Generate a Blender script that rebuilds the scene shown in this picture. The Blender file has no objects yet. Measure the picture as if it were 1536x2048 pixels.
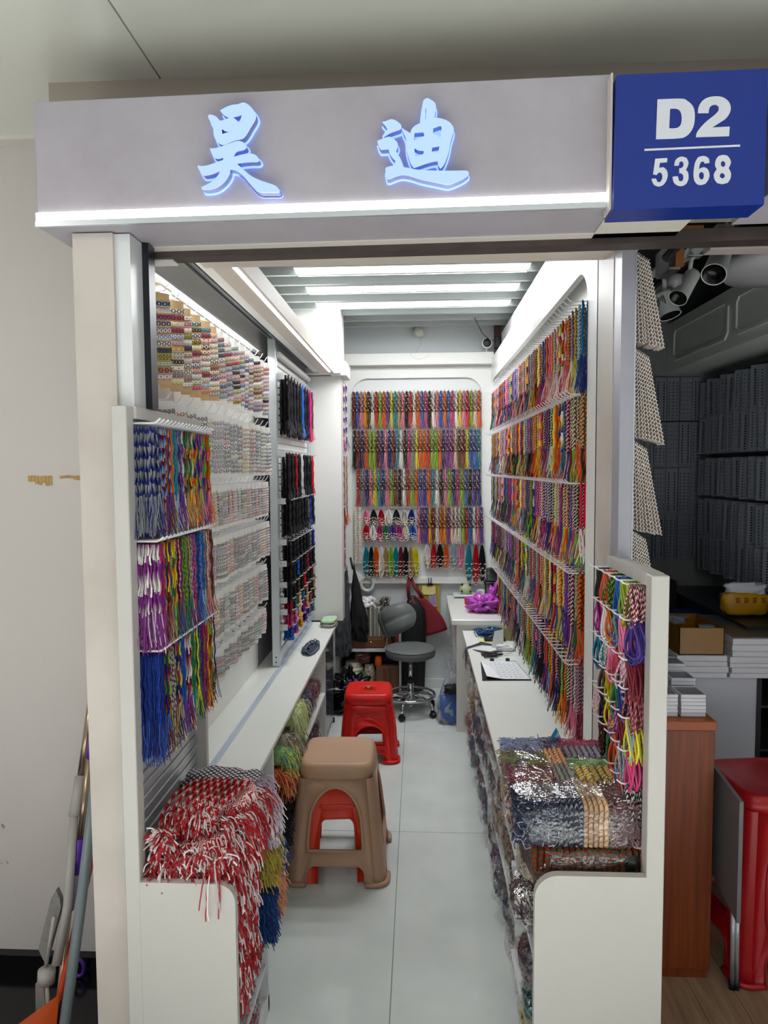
import bpy, math, random
from math import sin, cos, pi, sqrt, atan2, radians
from mathutils import Vector, Matrix, noise
from mathutils.geometry import tessellate_polygon
R = random.Random(7)
S = bpy.context.scene
COL = S.collection

# ---------------------------------------------------------------- camera
def cam_setup():
    F, H = 1380.0, 1.65
    d = Vector((68, 86, -F)).normalized()
    D = (F * F + 68 * 135) / 86.0
    up = -Vector((135, -D, -F)).normalized()
    r = d.cross(up)
    M = Matrix((r, d, up))                      # camera axes to world axes
    c = bpy.data.cameras.new('camera'); o = bpy.data.objects.new('camera', c); COL.objects.link(o)
    c.sensor_fit = 'VERTICAL'; c.sensor_height = 36; c.lens = F * 36 / 2048.0
    c.clip_start = 0.02; c.clip_end = 60
    o.matrix_world = Matrix.Translation((0, 0, H)) @ M.to_4x4()
    S.camera = o
cam_setup()
S.view_settings.view_transform = 'Standard'; S.view_settings.look = 'None'
S.view_settings.gamma = 1; S.view_settings.use_curve_mapping = False
S.view_settings.exposure = 0.15

# ---------------------------------------------------------------- world and large lights
w = bpy.data.worlds.new('hall'); S.world = w; w.use_nodes = True
w.node_tree.nodes['Background'].inputs[0].default_value = (0.80, 0.84, 0.95, 1)
w.node_tree.nodes['Background'].inputs[1].default_value = 0.42
def area(name, loc, rot, sx, sy, power, col=(1, 1, 1), spread=None):
    l = bpy.data.lights.new(name, 'AREA'); l.shape = 'RECTANGLE'; l.size = sx; l.size_y = sy
    l.energy = power; l.color = col
    if spread: l.spread = spread
    o = bpy.data.objects.new(name, l); COL.objects.link(o); o.location = loc; o.rotation_euler = rot
    return o
area('hall_lamp', (0.2, -1.3, 2.62), (radians(18), 0, 0), 1.8, 0.8, 9, (1.0, .96, .93))
area('hall_lamp', (-2.0, 0.0, 2.6), (radians(8), 0, 0), 0.6, 1.0, 17, (1.0, .94, .88))

for x in (-1.3, .4, 2.0): area('hall_bounce_lamp', (x, -.7, 2.66), (0, 0, 0), .5, .5, 38, (.97, .99, 1.0), 1.4)  # unseen lamps added so bounce off the hall floor brightens the ceiling

# ---------------------------------------------------------------- materials
def lin(h):
    if isinstance(h, (tuple, list)): return tuple(h[:3])
    h = h.lstrip('#'); v = [int(h[i:i + 2], 16) / 255 for i in (0, 2, 4)]
    return tuple(x / 12.92 if x <= .04045 else ((x + .055) / 1.055) ** 2.4 for x in v)
class NT:
    def __init__(s, name):
        s.m = bpy.data.materials.new(name); s.m.use_nodes = True; s.t = s.m.node_tree
        s.b = s.t.nodes['Principled BSDF']; s.o = s.t.nodes['Material Output']
    def n(s, typ, **k):
        nd = s.t.nodes.new(typ)
        for a, v in k.items(): setattr(nd, a, v)
        return nd
    def l(s, a, b): s.t.links.new(a, b)
    def math(s, op, a, b=None, c=None):
        nd = s.n('ShaderNodeMath', operation=op)
        for i, v in enumerate((a, b, c)):
            if v is None: continue
            if isinstance(v, (int, float)): nd.inputs[i].default_value = v
            else: s.l(v, nd.inputs[i])
        return nd.outputs[0]
    def mix(s, f, a, b):
        nd = s.n('ShaderNodeMix', data_type='RGBA')
        for i, v in ((0, f), (6, a), (7, b)):
            if isinstance(v, (int, float)): nd.inputs[i].default_value = v
            elif isinstance(v, (tuple, list)): nd.inputs[i].default_value = (*v[:3], 1)
            else: s.l(v, nd.inputs[i])
        return nd.outputs[2]
    def noise(s, scale, detail=3, src='Object', rough=.5, vec=None):
        nd = s.n('ShaderNodeTexNoise'); nd.inputs['Scale'].default_value = scale
        nd.inputs['Detail'].default_value = detail; nd.inputs['Roughness'].default_value = rough
        if vec is None:
            tc = s.n('ShaderNodeTexCoord'); vec = tc.outputs[src]
        s.l(vec, nd.inputs['Vector']); return nd.outputs['Fac']
    def bump(s, h, strength, dist=.01):
        nd = s.n('ShaderNodeBump'); nd.inputs['Strength'].default_value = strength
        nd.inputs['Distance'].default_value = dist; s.l(h, nd.inputs['Height']); s.l(nd.outputs[0], s.b.inputs['Normal'])
    def ramp(s, f, stops):
        nd = s.n('ShaderNodeValToRGB'); r = nd.color_ramp
        while len(r.elements) < len(stops): r.elements.new(.5)
        for e, (p, c) in zip(r.elements, stops): e.position = p; e.color = (*lin(c), 1)
        s.l(f, nd.inputs[0]); return nd.outputs[0]
MATS = {}
def mat(name, c, rough=.5, metal=0, var=0, vscale=6, bump=0, bscale=60, spec=.5, emit=0, coat=0, ecol=None, trans=0, alpha=1, sheen=0):
    if name in MATS: return MATS[name]
    t = NT(name); b = t.b; col = lin(c)
    b.inputs['Base Color'].default_value = (*col, 1)
    b.inputs['Roughness'].default_value = rough; b.inputs['Metallic'].default_value = metal
    b.inputs['Specular IOR Level'].default_value = spec
    if coat: b.inputs['Coat Weight'].default_value = coat; b.inputs['Coat Roughness'].default_value = .1
    if sheen: b.inputs['Sheen Weight'].default_value = sheen
    if trans: b.inputs['Transmission Weight'].default_value = trans
    if alpha < 1: b.inputs['Alpha'].default_value = alpha
    if var:
        f = t.noise(vscale, 5); dk = tuple(x * (1 - var) for x in col)
        t.l(t.mix(f, dk, tuple(min(1, x * (1 + var * .6)) for x in col)), b.inputs['Base Color'])
    if bump: t.bump(t.noise(bscale, 4), bump, .004)
    if emit:
        b.inputs['Emission Color'].default_value = (*lin(ecol or c), 1); b.inputs['Emission Strength'].default_value = emit
    MATS[name] = t.m; return t.m

def cord_material():
    # colours come from the object's own properties c1, c2, c3; st picks the weave
    t = NT('braided_cord'); b = t.b
    A = lambda nm: t.n('ShaderNodeAttribute', attribute_name=nm, attribute_type='OBJECT')
    g = t.n('ShaderNodeAttribute', attribute_name='tc', attribute_type='GEOMETRY')
    sp = t.n('ShaderNodeSeparateXYZ'); t.l(g.outputs['Vector'], sp.inputs[0]); u, v, z = sp.outputs
    c1, c2, c3 = (A(k).outputs['Color'] for k in ('c1', 'c2', 'c3')); st = A('st').outputs['Fac']
    au = t.math('ABSOLUTE', t.math('SUBTRACT', t.math('FRACT', t.math('MULTIPLY', u, 2)), .5))
    fr = t.math('ADD', 55, t.math('MULTIPLY', t.math('FRACT', t.math('MULTIPLY', z, 3.7)), 40))
    ph = t.math('FRACT', t.math('ADD', t.math('ADD', t.math('MULTIPLY', v, fr), t.math('MULTIPLY', au, 1.3)), z))
    chev = t.math('GREATER_THAN', ph, .52)
    chev3 = t.math('GREATER_THAN', ph, .83)
    wide = t.math('FRACT', t.math('ADD', t.math('MULTIPLY', v, t.math('ADD', 13, t.math('MULTIPLY', t.math('SUBTRACT', st, 2), 40))), t.math('MULTIPLY', z, .35)))
    base = t.mix(chev, c1, c2)
    base = t.mix(t.math('MULTIPLY', chev3, .8), base, c3)
    # style 2: tie-dyed yarn in long runs
    dye = t.mix(t.math('SMOOTH_MIN', t.math('MULTIPLY', wide, 2.2), 1.0, .2), c1, c2)
    dye = t.mix(t.math('GREATER_THAN', wide, .68), dye, c3)
    is2 = t.math('GREATER_THAN', st, 1.5)
    # style 0: plain cord with a thin fleck
    plain = t.mix(t.math('GREATER_THAN', ph, .8), c1, t.mix(.5, c1, c2))
    is0 = t.math('LESS_THAN', st, .5)
    col = t.mix(is0, t.mix(is2, base, dye), plain)
    # small strand to strand difference
    j = t.math('ADD', .68, t.math('MULTIPLY', t.math('FRACT', t.math('MULTIPLY', z, 7.31)), .45))
    hs = t.n('ShaderNodeHueSaturation'); t.l(col, hs.inputs['Color']); t.l(j, hs.inputs['Value']); hs.inputs['Saturation'].default_value = 1.05
    t.l(hs.outputs[0], b.inputs['Base Color']); b.inputs['Roughness'].default_value = .75
    b.inputs['Specular IOR Level'].default_value = .25
    t.bump(ph, .6, .0015)
    return t.m
def thread_material(key='c3', cut=.84):
    t = NT('loose_thread_%d' % int(cut * 100)); b = t.b
    a = t.n('ShaderNodeAttribute', attribute_name=key, attribute_type='OBJECT')
    a2 = t.n('ShaderNodeAttribute', attribute_name='c2' if key == 'c3' else 'c1', attribute_type='OBJECT')
    g = t.n('ShaderNodeAttribute', attribute_name='tc', attribute_type='GEOMETRY')
    sp = t.n('ShaderNodeSeparateXYZ'); t.l(g.outputs['Vector'], sp.inputs[0]); z = sp.outputs[2]
    r = t.math('FRACT', t.math('MULTIPLY', z, 5.17))
    col = t.mix(t.math('GREATER_THAN', r, cut), a.outputs['Color'], a2.outputs['Color'])
    j = t.math('ADD', .75, t.math('MULTIPLY', t.math('FRACT', t.math('MULTIPLY', z, 9.7)), .45))
    hs = t.n('ShaderNodeHueSaturation'); t.l(col, hs.inputs['Color']); t.l(j, hs.inputs['Value'])
    t.l(hs.outputs[0], b.inputs['Base Color']); b.inputs['Roughness'].default_value = .7
    return t.m
CORD = cord_material(); THREAD = thread_material('c3'); THREAD2 = thread_material('c3', .62)
def band_material():
    # woven bracelet: c1 ground, c2/c3 zigzag figure
    t = NT('woven_band'); b = t.b
    A = lambda nm: t.n('ShaderNodeAttribute', attribute_name=nm, attribute_type='OBJECT')
    g = t.n('ShaderNodeAttribute', attribute_name='tc', attribute_type='GEOMETRY')
    sp = t.n('ShaderNodeSeparateXYZ'); t.l(g.outputs['Vector'], sp.inputs[0]); u, v, z = sp.outputs
    c1, c2, c3 = (A(k).outputs['Color'] for k in ('c1', 'c2', 'c3')); st = A('st').outputs['Fac']
    d = t.math('ABSOLUTE', t.math('SUBTRACT', t.math('FRACT', t.math('ADD', t.math('MULTIPLY', u, t.math('ADD', 3.5, t.math('MULTIPLY', st, 1.2))), st)), .5))
    e = t.math('ABSOLUTE', t.math('SUBTRACT', v, .5))
    dia = t.math('ADD', t.math('MULTIPLY', d, 1.4), e)
    f1 = t.math('MULTIPLY', t.math('GREATER_THAN', dia, .34), t.math('LESS_THAN', dia, .70))
    col = t.mix(t.math('MULTIPLY', f1, .9), c1, c2)
    col = t.mix(t.math('LESS_THAN', dia, .18), col, c3)
    col = t.mix(t.math('GREATER_THAN', e, .40), col, c3)
    t.l(col, b.inputs['Base Color']); b.inputs['Roughness'].default_value = .7
    return t.m
BAND = band_material()

white = mat('white_board', '#e9eae6', .35, var=.04, vscale=3)
cream = mat('cream_plaster', '#d9d2c8', .6, var=.06, vscale=4)
whitem = mat('white_enamel', '#dfe2e2', .25)
rackm = mat('rack_laminate', '#c6c3bc', .4, var=.03, vscale=5)
slatm = mat('grey_baffle', '#aab2b0', .45)
chrome = mat('chrome', '#d8dadc', .12, 1)
alu = mat('aluminium', '#cfd6da', .3, .6)
black = mat('black_plastic', '#0d0d0f', .4)
hookm = mat('hook_enamel', '#e6e6ea', .3)

# ---------------------------------------------------------------- mesh building
class MB:
    def __init__(s): s.v = []; s.f = []; s.tc = []; s.mi = []
    def add(s, vs, fs, tc=None, mi=0):
        o = len(s.v); s.v += [tuple(p) for p in vs]; s.f += [tuple(i + o for i in f) for f in fs]
        s.tc += tc if tc else [(0, 0, 0)] * len(vs); s.mi += [mi] * len(fs)
    def box(s, x0, x1, y0, y1, z0, z1, mi=0, bev=0):
        if bev:
            b = min(bev, (x1 - x0) / 2.1, (y1 - y0) / 2.1, (z1 - z0) / 2.1)
            pts = []
            for sx in (0, 1):
                for sy in (0, 1):
                    for sz in (0, 1):
                        X, Y, Z = (x1 if sx else x0), (y1 if sy else y0), (z1 if sz else z0)
                        dx, dy, dz = (-b if sx else b), (-b if sy else b), (-b if sz else b)
                        pts.append(((X, Y + dy, Z + dz), (X + dx, Y, Z + dz), (X + dx, Y + dy, Z)))
            vs = [p for t in pts for p in t]; I = lambda c, k: c * 3 + k
            f = [(I(0,0),I(1,0),I(3,0),I(2,0)), (I(4,0),I(6,0),I(7,0),I(5,0)), (I(0,1),I(4,1),I(5,1),I(1,1)), (I(2,1),I(3,1),I(7,1),I(6,1)),
                 (I(0,2),I(2,2),I(6,2),I(4,2)), (I(1,2),I(5,2),I(7,2),I(3,2))]
            for a, c in ((0,1),(2,3),(4,5),(6,7)): f.append((I(a,0),I(a,1),I(c,1),I(c,0)))
            for a, c in ((0,2),(1,3),(4,6),(5,7)): f.append((I(a,0),I(c,0),I(c,2),I(a,2)))
            for a, c in ((0,4),(1,5),(2,6),(3,7)): f.append((I(a,1),I(c,1),I(c,2),I(a,2)))
            for c in range(8): f.append((I(c,0),I(c,1),I(c,2)))
            s.add(vs, f, mi=mi); return
        s.add([(x0,y0,z0),(x1,y0,z0),(x1,y1,z0),(x0,y1,z0),(x0,y0,z1),(x1,y0,z1),(x1,y1,z1),(x0,y1,z1)],
              [(0,3,2,1),(4,5,6,7),(0,1,5,4),(1,2,6,5),(2,3,7,6),(3,0,4,7)], mi=mi)
    def tube(s, P, r, n=6, cap=True, flat=1, mi=0, z=0, closed=False, v0=0, ref=None):
        P = [Vector(p) for p in P]; m = len(P); rr = r if isinstance(r, (list, tuple)) else [r] * m
        vs = []; tc = []; ln = v0; up = None
        for i, p in enumerate(P):
            a = P[(i - 1) % m] if closed else P[max(i - 1, 0)]; b = P[(i + 1) % m] if closed else P[min(i + 1, m - 1)]
            t = (b - a)
            if t.length < 1e-9: t = Vector((0, 0, 1))
            t.normalize()
            if up is None:
                up = Vector(ref) if ref else (Vector((1, 0, 0)) if abs(t.x) < .8 else Vector((0, 1, 0)))
            up = (up - t * up.dot(t))
            if up.length < 1e-6: up = t.orthogonal()
            up.normalize(); sd = t.cross(up)
            if i: ln += (p - P[i - 1]).length
            for k in range(n):
                an = 2 * pi * k / n
                vs.append(p + up * cos(an) * rr[i] + sd * sin(an) * rr[i] * flat); tc.append((k / n, ln, z))
        fs = []
        for i in range(m if closed else m - 1):
            for k in range(n):
                a = i * n + k; b = i * n + (k + 1) % n; j = ((i + 1) % m) * n
                fs.append((a, b, j + (k + 1) % n, j + k))
        if cap and not closed:
            fs.append(tuple(range(n - 1, -1, -1))); fs.append(tuple((m - 1) * n + k for k in range(n)))
        s.add(vs, fs, tc, mi)
    def lathe(s, prof, c=(0, 0, 0), n=24, mi=0, axis='z'):
        vs = []; fs = []
        for (r, z) in prof:
            for k in range(n):
                a = 2 * pi * k / n; x, y = r * cos(a), r * sin(a)
                p = (x, y, z) if axis == 'z' else (x, z, y) if axis == 'y' else (z, x, y)
                vs.append((p[0] + c[0], p[1] + c[1], p[2] + c[2]))
        for i in range(len(prof) - 1):
            for k in range(n): fs.append((i*n+k, i*n+(k+1)%n, (i+1)*n+(k+1)%n, (i+1)*n+k))
        fs.append(tuple(range(n - 1, -1, -1))); fs.append(tuple((len(prof)-1)*n + k for k in range(n)))
        s.add(vs, fs, mi=mi)
    def prism(s, outer, holes, fn, mi=0, sides=True):
        # fn(u, v, side) gives the point on side 0 (front) or 1 (back)
        loops = [list(outer)] + [list(h) for h in holes]
        flat = [p for l in loops for p in l]
        tri = tessellate_polygon([[Vector((p[0], p[1], 0)) for p in l] for l in loops])
        n = len(flat); vs = [fn(p[0], p[1], 0) for p in flat] + [fn(p[0], p[1], 1) for p in flat]
        fs = [tuple(t) for t in tri] + [tuple(i + n for i in reversed(t)) for t in tri]
        if sides:
            o = 0
            for l in loops:
                for i in range(len(l)):
                    a = o + i; b = o + (i + 1) % len(l); fs.append((a, b, b + n, a + n))
                o += len(l)
        s.add(vs, fs, mi=mi)
    def blob(s, c, sz, e=.6, n=20, m=12, amp=.08, freq=3, seed=0, rot=0, mi=0, flatb=True, fn=None):
        sg = lambda v, p: (abs(v) ** p) * (1 if v >= 0 else -1)
        vs = []; tc = []; cr, sr = cos(rot), sin(rot)
        for i in range(m + 1):
            ph = -pi / 2 + pi * i / m
            for k in range(n):
                th = 2 * pi * k / n
                d = Vector((sg(cos(th), e) * sg(cos(ph), e), sg(sin(th), e) * sg(cos(ph), e), sg(sin(ph), e)))
                q = 1 + amp * noise.noise(d * freq + Vector((seed * 3.1, seed, 0))) * 1.6
                x, y, z = d.x * sz[0] * q, d.y * sz[1] * q, d.z * sz[2] * q
                if flatb: z = max(z, -sz[2])
                if fn: x, y, z = fn(x, y, z)
                vs.append((c[0] + x * cr - y * sr, c[1] + x * sr + y * cr, c[2] + z)); tc.append((k / n * 6, i / m * sz[2] * 2, seed))
        fs = [(i*n+k, i*n+(k+1)%n, (i+1)*n+(k+1)%n, (i+1)*n+k) for i in range(m) for k in range(n)]
        s.add(vs, fs, tc, mi)
    def mesh(s, name, mats, smooth=False):
        me = bpy.data.meshes.new(name); me.from_pydata(s.v, [], s.f)
        for m in (mats if isinstance(mats, (list, tuple)) else [mats]): me.materials.append(m)
        if any(s.mi): me.polygons.foreach_set('material_index', s.mi)
        if any(t != (0, 0, 0) for t in s.tc[:50]) or any(t != (0, 0, 0) for t in s.tc[-50:]):
            at = me.attributes.new('tc', 'FLOAT_VECTOR', 'POINT'); at.data.foreach_set('vector', [x for t in s.tc for x in t])
        if smooth: me.shade_smooth()
        me.update(); return me
    def build(s, name, mats, parent=None, smooth=False, loc=None, rz=None):
        return link(name, s.mesh(name, mats, smooth), parent, loc, rz)
def link(name, me, parent=None, loc=None, rz=None):
    o = bpy.data.objects.new(name, me); COL.objects.link(o)
    if parent: o.parent = parent
    if loc is not None: o.location = loc
    if rz is not None: o.rotation_euler[2] = rz
    return o
def tag(o, label=None, cat=None, group=None, kind=None):
    if label: o['label'] = label
    if cat: o['category'] = cat
    if group: o['group'] = group
    if kind: o['kind'] = kind
    return o
def thing(name, label, cat, loc=(0, 0, 0), rz=0, group=None):
    o = bpy.data.objects.new(name, None); o.empty_display_size = .05; COL.objects.link(o)
    o.location = loc; o.rotation_euler[2] = rz
    return tag(o, label, cat, group)
def struct(name, mb, mats, smooth=False, parent=None):
    return tag(mb.build(name, mats, parent, smooth), kind='structure') if not parent else mb.build(name, mats, parent, smooth)
def bx(*a, **k):
    m = MB(); m.box(*a, **k); return m
def setcol(o, c1, c2=None, c3=None, st=1):
    o['c1'] = list(lin(c1)); o['c2'] = list(lin(c2 or c1)); o['c3'] = list(lin(c3 or c2 or c1)); o['st'] = float(st)
def threads(mb, n, origin, direct, L=(.05, .09), r=.0016, seg=4, rnd=R, droop=.5, sides=3, zr=None):
    for i in range(n):
        p = Vector(origin(rnd)); d = Vector(direct(rnd, p)).normalized(); l = rnd.uniform(*L); z = rnd.random()
        pts = [p.copy()]
        for k in range(seg):
            p = p + d * (l / seg); pts.append(p.copy())
            d = (d + Vector((rnd.uniform(-.3, .3), rnd.uniform(-.3, .3), -droop * rnd.uniform(.4, 1.3)))).normalized()
        mb.tube(pts, r, sides, cap=False, z=z)
def crom(P, k=4, closed=True, sharp=50):
    n = len(P); out = []
    def corner(i):
        a, b, c = P[(i-1) % n], P[i % n], P[(i+1) % n]
        a1 = atan2(b[1]-a[1], b[0]-a[0]); a2 = atan2(c[1]-b[1], c[0]-b[0]); d = abs((a2 - a1 + pi) % (2*pi) - pi)
        return d > radians(sharp)
    for i in range(n if closed else n - 1):
        p0, p1, p2, p3 = P[(i-1) % n], P[i % n], P[(i+1) % n], P[(i+2) % n]
        if corner(i): p0 = p1
        if corner(i+1): p3 = p2
        for t in range(k):
            t = t / k
            out.append(tuple(.5 * (2*p1[j] + (p2[j]-p0[j])*t + (2*p0[j]-5*p1[j]+4*p2[j]-p3[j])*t*t + (-p0[j]+3*p1[j]-3*p2[j]+p3[j])*t**3) for j in (0, 1)))
    return out
# ================================================================ SETTING
# --- floors
tilem = NT('polished_tile'); _f = tilem.noise(5, 6, src='Object')
tilem.l(tilem.ramp(_f, [(0.3, '#cdd4d1'), (.7, '#d8dedb')]), tilem.b.inputs['Base Color'])
tilem.b.inputs['Roughness'].default_value = .09; tilem.b.inputs['Specular IOR Level'].default_value = .45; tilem = tilem.m
grout = mat('grout', '#8b9290', .8)
fl = struct('floor', bx(-.93, .62, .9, 5.2, -.06, -.004), grout)
for ix, (x0, x1) in enumerate(((-.89, -.09), (-.09, .60))):
    for y0, y1 in ((.9, 1.85), (1.85, 3.05), (3.05, 4.25), (4.25, 5.16)):
        tb = bx(x0 + .0012, x1 - .0012, y0 + .0012, y1 - .0012, -.004, 0, bev=.001)
        tb.build('tile', tilem, fl)
blackfloor = mat('black_granite', '#0b0b0d', .15, var=.3, vscale=80)
struct('floor_corridor', bx(-2.6, -.705, .9, 2.15, -.06, 0), blackfloor)
struct('trim_1', bx(-2.6, -.8, 2.12, 2.15, 0, .055), blackfloor)
struct('floor_hall', bx(-2.6, 3.2, -3, .9, -.06, -.001), mat('hall_tile', '#e6e6e0', .25))
woodf = NT('wood_floor'); _tc = woodf.n('ShaderNodeTexCoord'); _mp = woodf.n('ShaderNodeMapping'); _mp.inputs['Scale'].default_value = (14, 1.6, 1)
woodf.l(_tc.outputs['Object'], _mp.inputs[0]); woodf.l(woodf.ramp(woodf.noise(3, 7, vec=_mp.outputs[0]), [(.3, '#7d6650'), (.7, '#a88a6c')]), woodf.b.inputs['Base Color'])
woodf.b.inputs['Roughness'].default_value = .45; woodf = woodf.m
flr = struct('floor_right', bx(.60, 3.2, .2, 6, -.06, -.003), grout)
for i in range(14):
    bx(.602 + i * .13, .730 + i * .13, .9, 5.9, -.003, 0).build('plank', woodf, flr)
# --- corridor walls and ceiling
wallm = NT('old_painted_wall')
_n1 = wallm.noise(1.2, 4); _n2 = wallm.noise(16, 9, rough=.75); _n3 = wallm.noise(2.0, 3)
_c = wallm.mix(_n1, lin('#c3bcb4'), lin('#d2ccc6'))
_s = wallm.math('MULTIPLY', wallm.math('GREATER_THAN', _n2, .66), wallm.math('GREATER_THAN', _n3, .56))
_tc = wallm.n('ShaderNodeTexCoord'); _sp = wallm.n('ShaderNodeSeparateXYZ'); wallm.l(_tc.outputs['Object'], _sp.inputs[0])
_low = wallm.math('LESS_THAN', _sp.outputs[2], .95)
wallm.l(wallm.mix(wallm.math('MULTIPLY', wallm.math('MULTIPLY', _s, _low), .75), _c, lin('#5c5854')), wallm.b.inputs['Base Color'])
wallm.b.inputs['Roughness'].default_value = .55; wallm.bump(_n2, .25, .004); wallm = wallm.m
wl = struct('wall_left', bx(-2.6, -.8, 2.15, 2.25, 0, 2.67), wallm)
glue = mat('old_glue', '#b9985c', .6, var=.5, vscale=30)
m = MB()
for i in range(26):
    x = -1.245 + i * .0115; h = .012 + .02 * abs(noise.noise(Vector((i * .9, 2, 0)))); zt = 1.636 + .002 * noise.noise(Vector((i * .5, 7, 1)))
    if i in (7, 8, 16): continue
    m.box(x, x + .0108, 2.1485, 2.1505, zt - h * (1.6 if i < 7 else .7), zt)
m.build('tape_residue', glue, wl)
struct('trim_2', bx(-2.6, -.8, 2.11, 2.15, 2.66, 2.672), cream)
ceilm = NT('satin_metal_ceiling'); ceilm.b.inputs['Base Color'].default_value = (*lin('#e6e8de'), 1)
ceilm.b.inputs['Metallic'].default_value = .3; ceilm.b.inputs['Roughness'].default_value = .30
ceilm.bump(ceilm.noise(1.3, 2), .12, .02); ceilm = ceilm.m
cl = struct('ceiling', bx(-2.6, 3.0, -3.0, 2.25, 2.69, 2.75), mat('ceiling_gap', '#2a2926', .8))
# panels of the metal ceiling meet on one diagonal seam
ang = radians(2.2)
for x0, x1 in ((-2.6, -.672), (-.668, 1.25), (1.254, 3.0)):
    p = bx(x0, x1, -3.0, 2.2, 2.672, 2.69, bev=.001).build('ceiling_panel', ceilm, cl)
struct('wall_bulkhead', bx(-.97, 3.0, 1.84, 1.92, 2.30, 2.672), mat('bulkhead_paint', '#a79c8e', .6, var=.1))

# --- interior walls of the stall
struct('wall_back', bx(-.88, .68, 5.14, 5.2, 0, 2.9), mat('back_wall_paint', '#d4d9dc', .5, var=.03))
struct('wall_west', bx(-.88, -.84, 1.93, 5.2, 0, 2.9), white)
struct('wall_east', bx(.600, .625, 2.10, 5.2, 0, 2.62), white)
struct('baseboard_back', bx(-.6, .6, 5.122, 5.14, 0, .07), whitem)
struct('ceiling_void', bx(-.9, 1.0, 1.95, 5.2, 2.9, 2.95), mat('void_dark', '#1a1c20', .9))
struct('wall_void_east', bx(.98, 1.0, 2.0, 5.2, 2.4, 2.9), mat('void_dark', '#1a1c20', .9))

def rounded_frame(mb, a0, a1, z0, z1, b, rad, fn, low=True):
    # board with a round-cornered opening; a along the wall, z up, b=(left,right,top,bottom) border widths
    l, r_, t_, bt = b; x0, x1, y0, y1 = a0 + l, a1 - r_, z0 + bt, z1 - t_
    if not low:
        P = [(a0, z0), (a0, z1), (a1, z1), (a1, z0), (x1, z0)]
        for cx, cy, s in ((x1 - rad, y1 - rad, 0), (x0 + rad, y1 - rad, 90)):
            for k in range(9): a = radians(s + 90 * k / 8); P.append((cx + rad * cos(a), cy + rad * sin(a)))
        P.append((x0, z0)); mb.prism(P, [], fn); return
    pts = []
    for cx, cy, s in ((x1 - rad, y1 - rad, 0), (x0 + rad, y1 - rad, 90), (x0 + rad, y0 + rad, 180), (x1 - rad, y0 + rad, 270)):
        if not low and s >= 180: pts.append((x0, y0) if s == 180 else (x1, y0)); continue
        for k in range(9):
            a = radians(s + 90 * k / 8); pts.append((cx + rad * cos(a), cy + rad * sin(a)))
    mb.prism([(a0, z0), (a1, z0), (a1, z1), (a0, z1)], [pts[::-1]], fn)
# back panel frame
m = MB(); rounded_frame(m, -.57, .56, .80, 2.40, (.085, .095, .085, .04), .12, lambda u, v, s: (u, 5.10 + .035 * s, v))
struct('trim_3', m, white)
struct('trim_4', bx(-.56, .545, 5.03, 5.14, 2.40, 2.485, bev=.003), white)
# right wall frame
m = MB(); rounded_frame(m, 2.09, 5.05, .66, 2.44, (.12, .06, .16, .0), .13, lambda u, v, s: (.53 + .022 * s, u, v), low=False)
struct('trim_5', m, white)
# left wall frame
m = MB(); rounded_frame(m, 1.78, 4.6, .66, 2.40, (.13, .06, .17, .0), .13, lambda u, v, s: (-.785 - .022 * s, u, v), low=False)
struct('trim_6', m, white)
# white wainscot lips below the peg boards
struct('trim_7', bx(.56, .60, 2.09, 4.99, .65, .705), white)
# beams of the front opening
struct('trim_8', bx(-.80, -.62, 1.76, 1.80, 2.18, 2.48), white)
struct('trim_9', bx(-.62, .60, 1.76, 2.03, 2.24, 2.48), mat('front_beam', '#d5cbbf', .5))
# west soffit with its light groove
sof = struct('trim_10', bx(-.62, -.53, 2.03, 4.40, 2.26, 2.325), mat('front_beam', '#d5cbbf', .5))
bx(-.556, -.543, 2.06, 4.33, 2.2575, 2.262).build('light_strip', mat('strip_glow', '#ffffff', .5, emit=5, ecol='#f6f8ff'), sof)
struct('trim_11', bx(-.84, -.79, 1.80, 4.40, 2.245, 2.60), white)
# sliding door track, top and bottom
trk = struct('trim_12', bx(-.735, -.665, 1.80, 4.45, 2.300, 2.34), mat('track_grey', '#77797c', .4, .5))
bx(-.665, -.62, 1.80, 4.40, 2.27, 2.34).build('track_lip', white, trk)
m = MB()
for x in (-.725, -.70, -.675): m.box(x - .003, x + .003, 1.80, 4.45, 2.293, 2.30)
m.build('track_groove', mat('track_grey', '#77797c', .4, .5), trk)
# rear west column
struct('wall_column', bx(-.84, -.50, 4.50, 4.62, .65, 2.255), white)
struct('trim_13', bx(-.84, -.49, 4.40, 4.64, 2.26, 2.70), white)
struct('trim_14', bx(-.56, -.455, 4.44, 4.70, 2.25, 2.34, bev=.003), white)
struct('trim_15', bx(.535, .60, 4.98, 5.14, .0, 2.45), white)
struct('wall_recess', bx(-.66, -.585, 4.62, 5.14, 0, 2.70), white)

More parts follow.
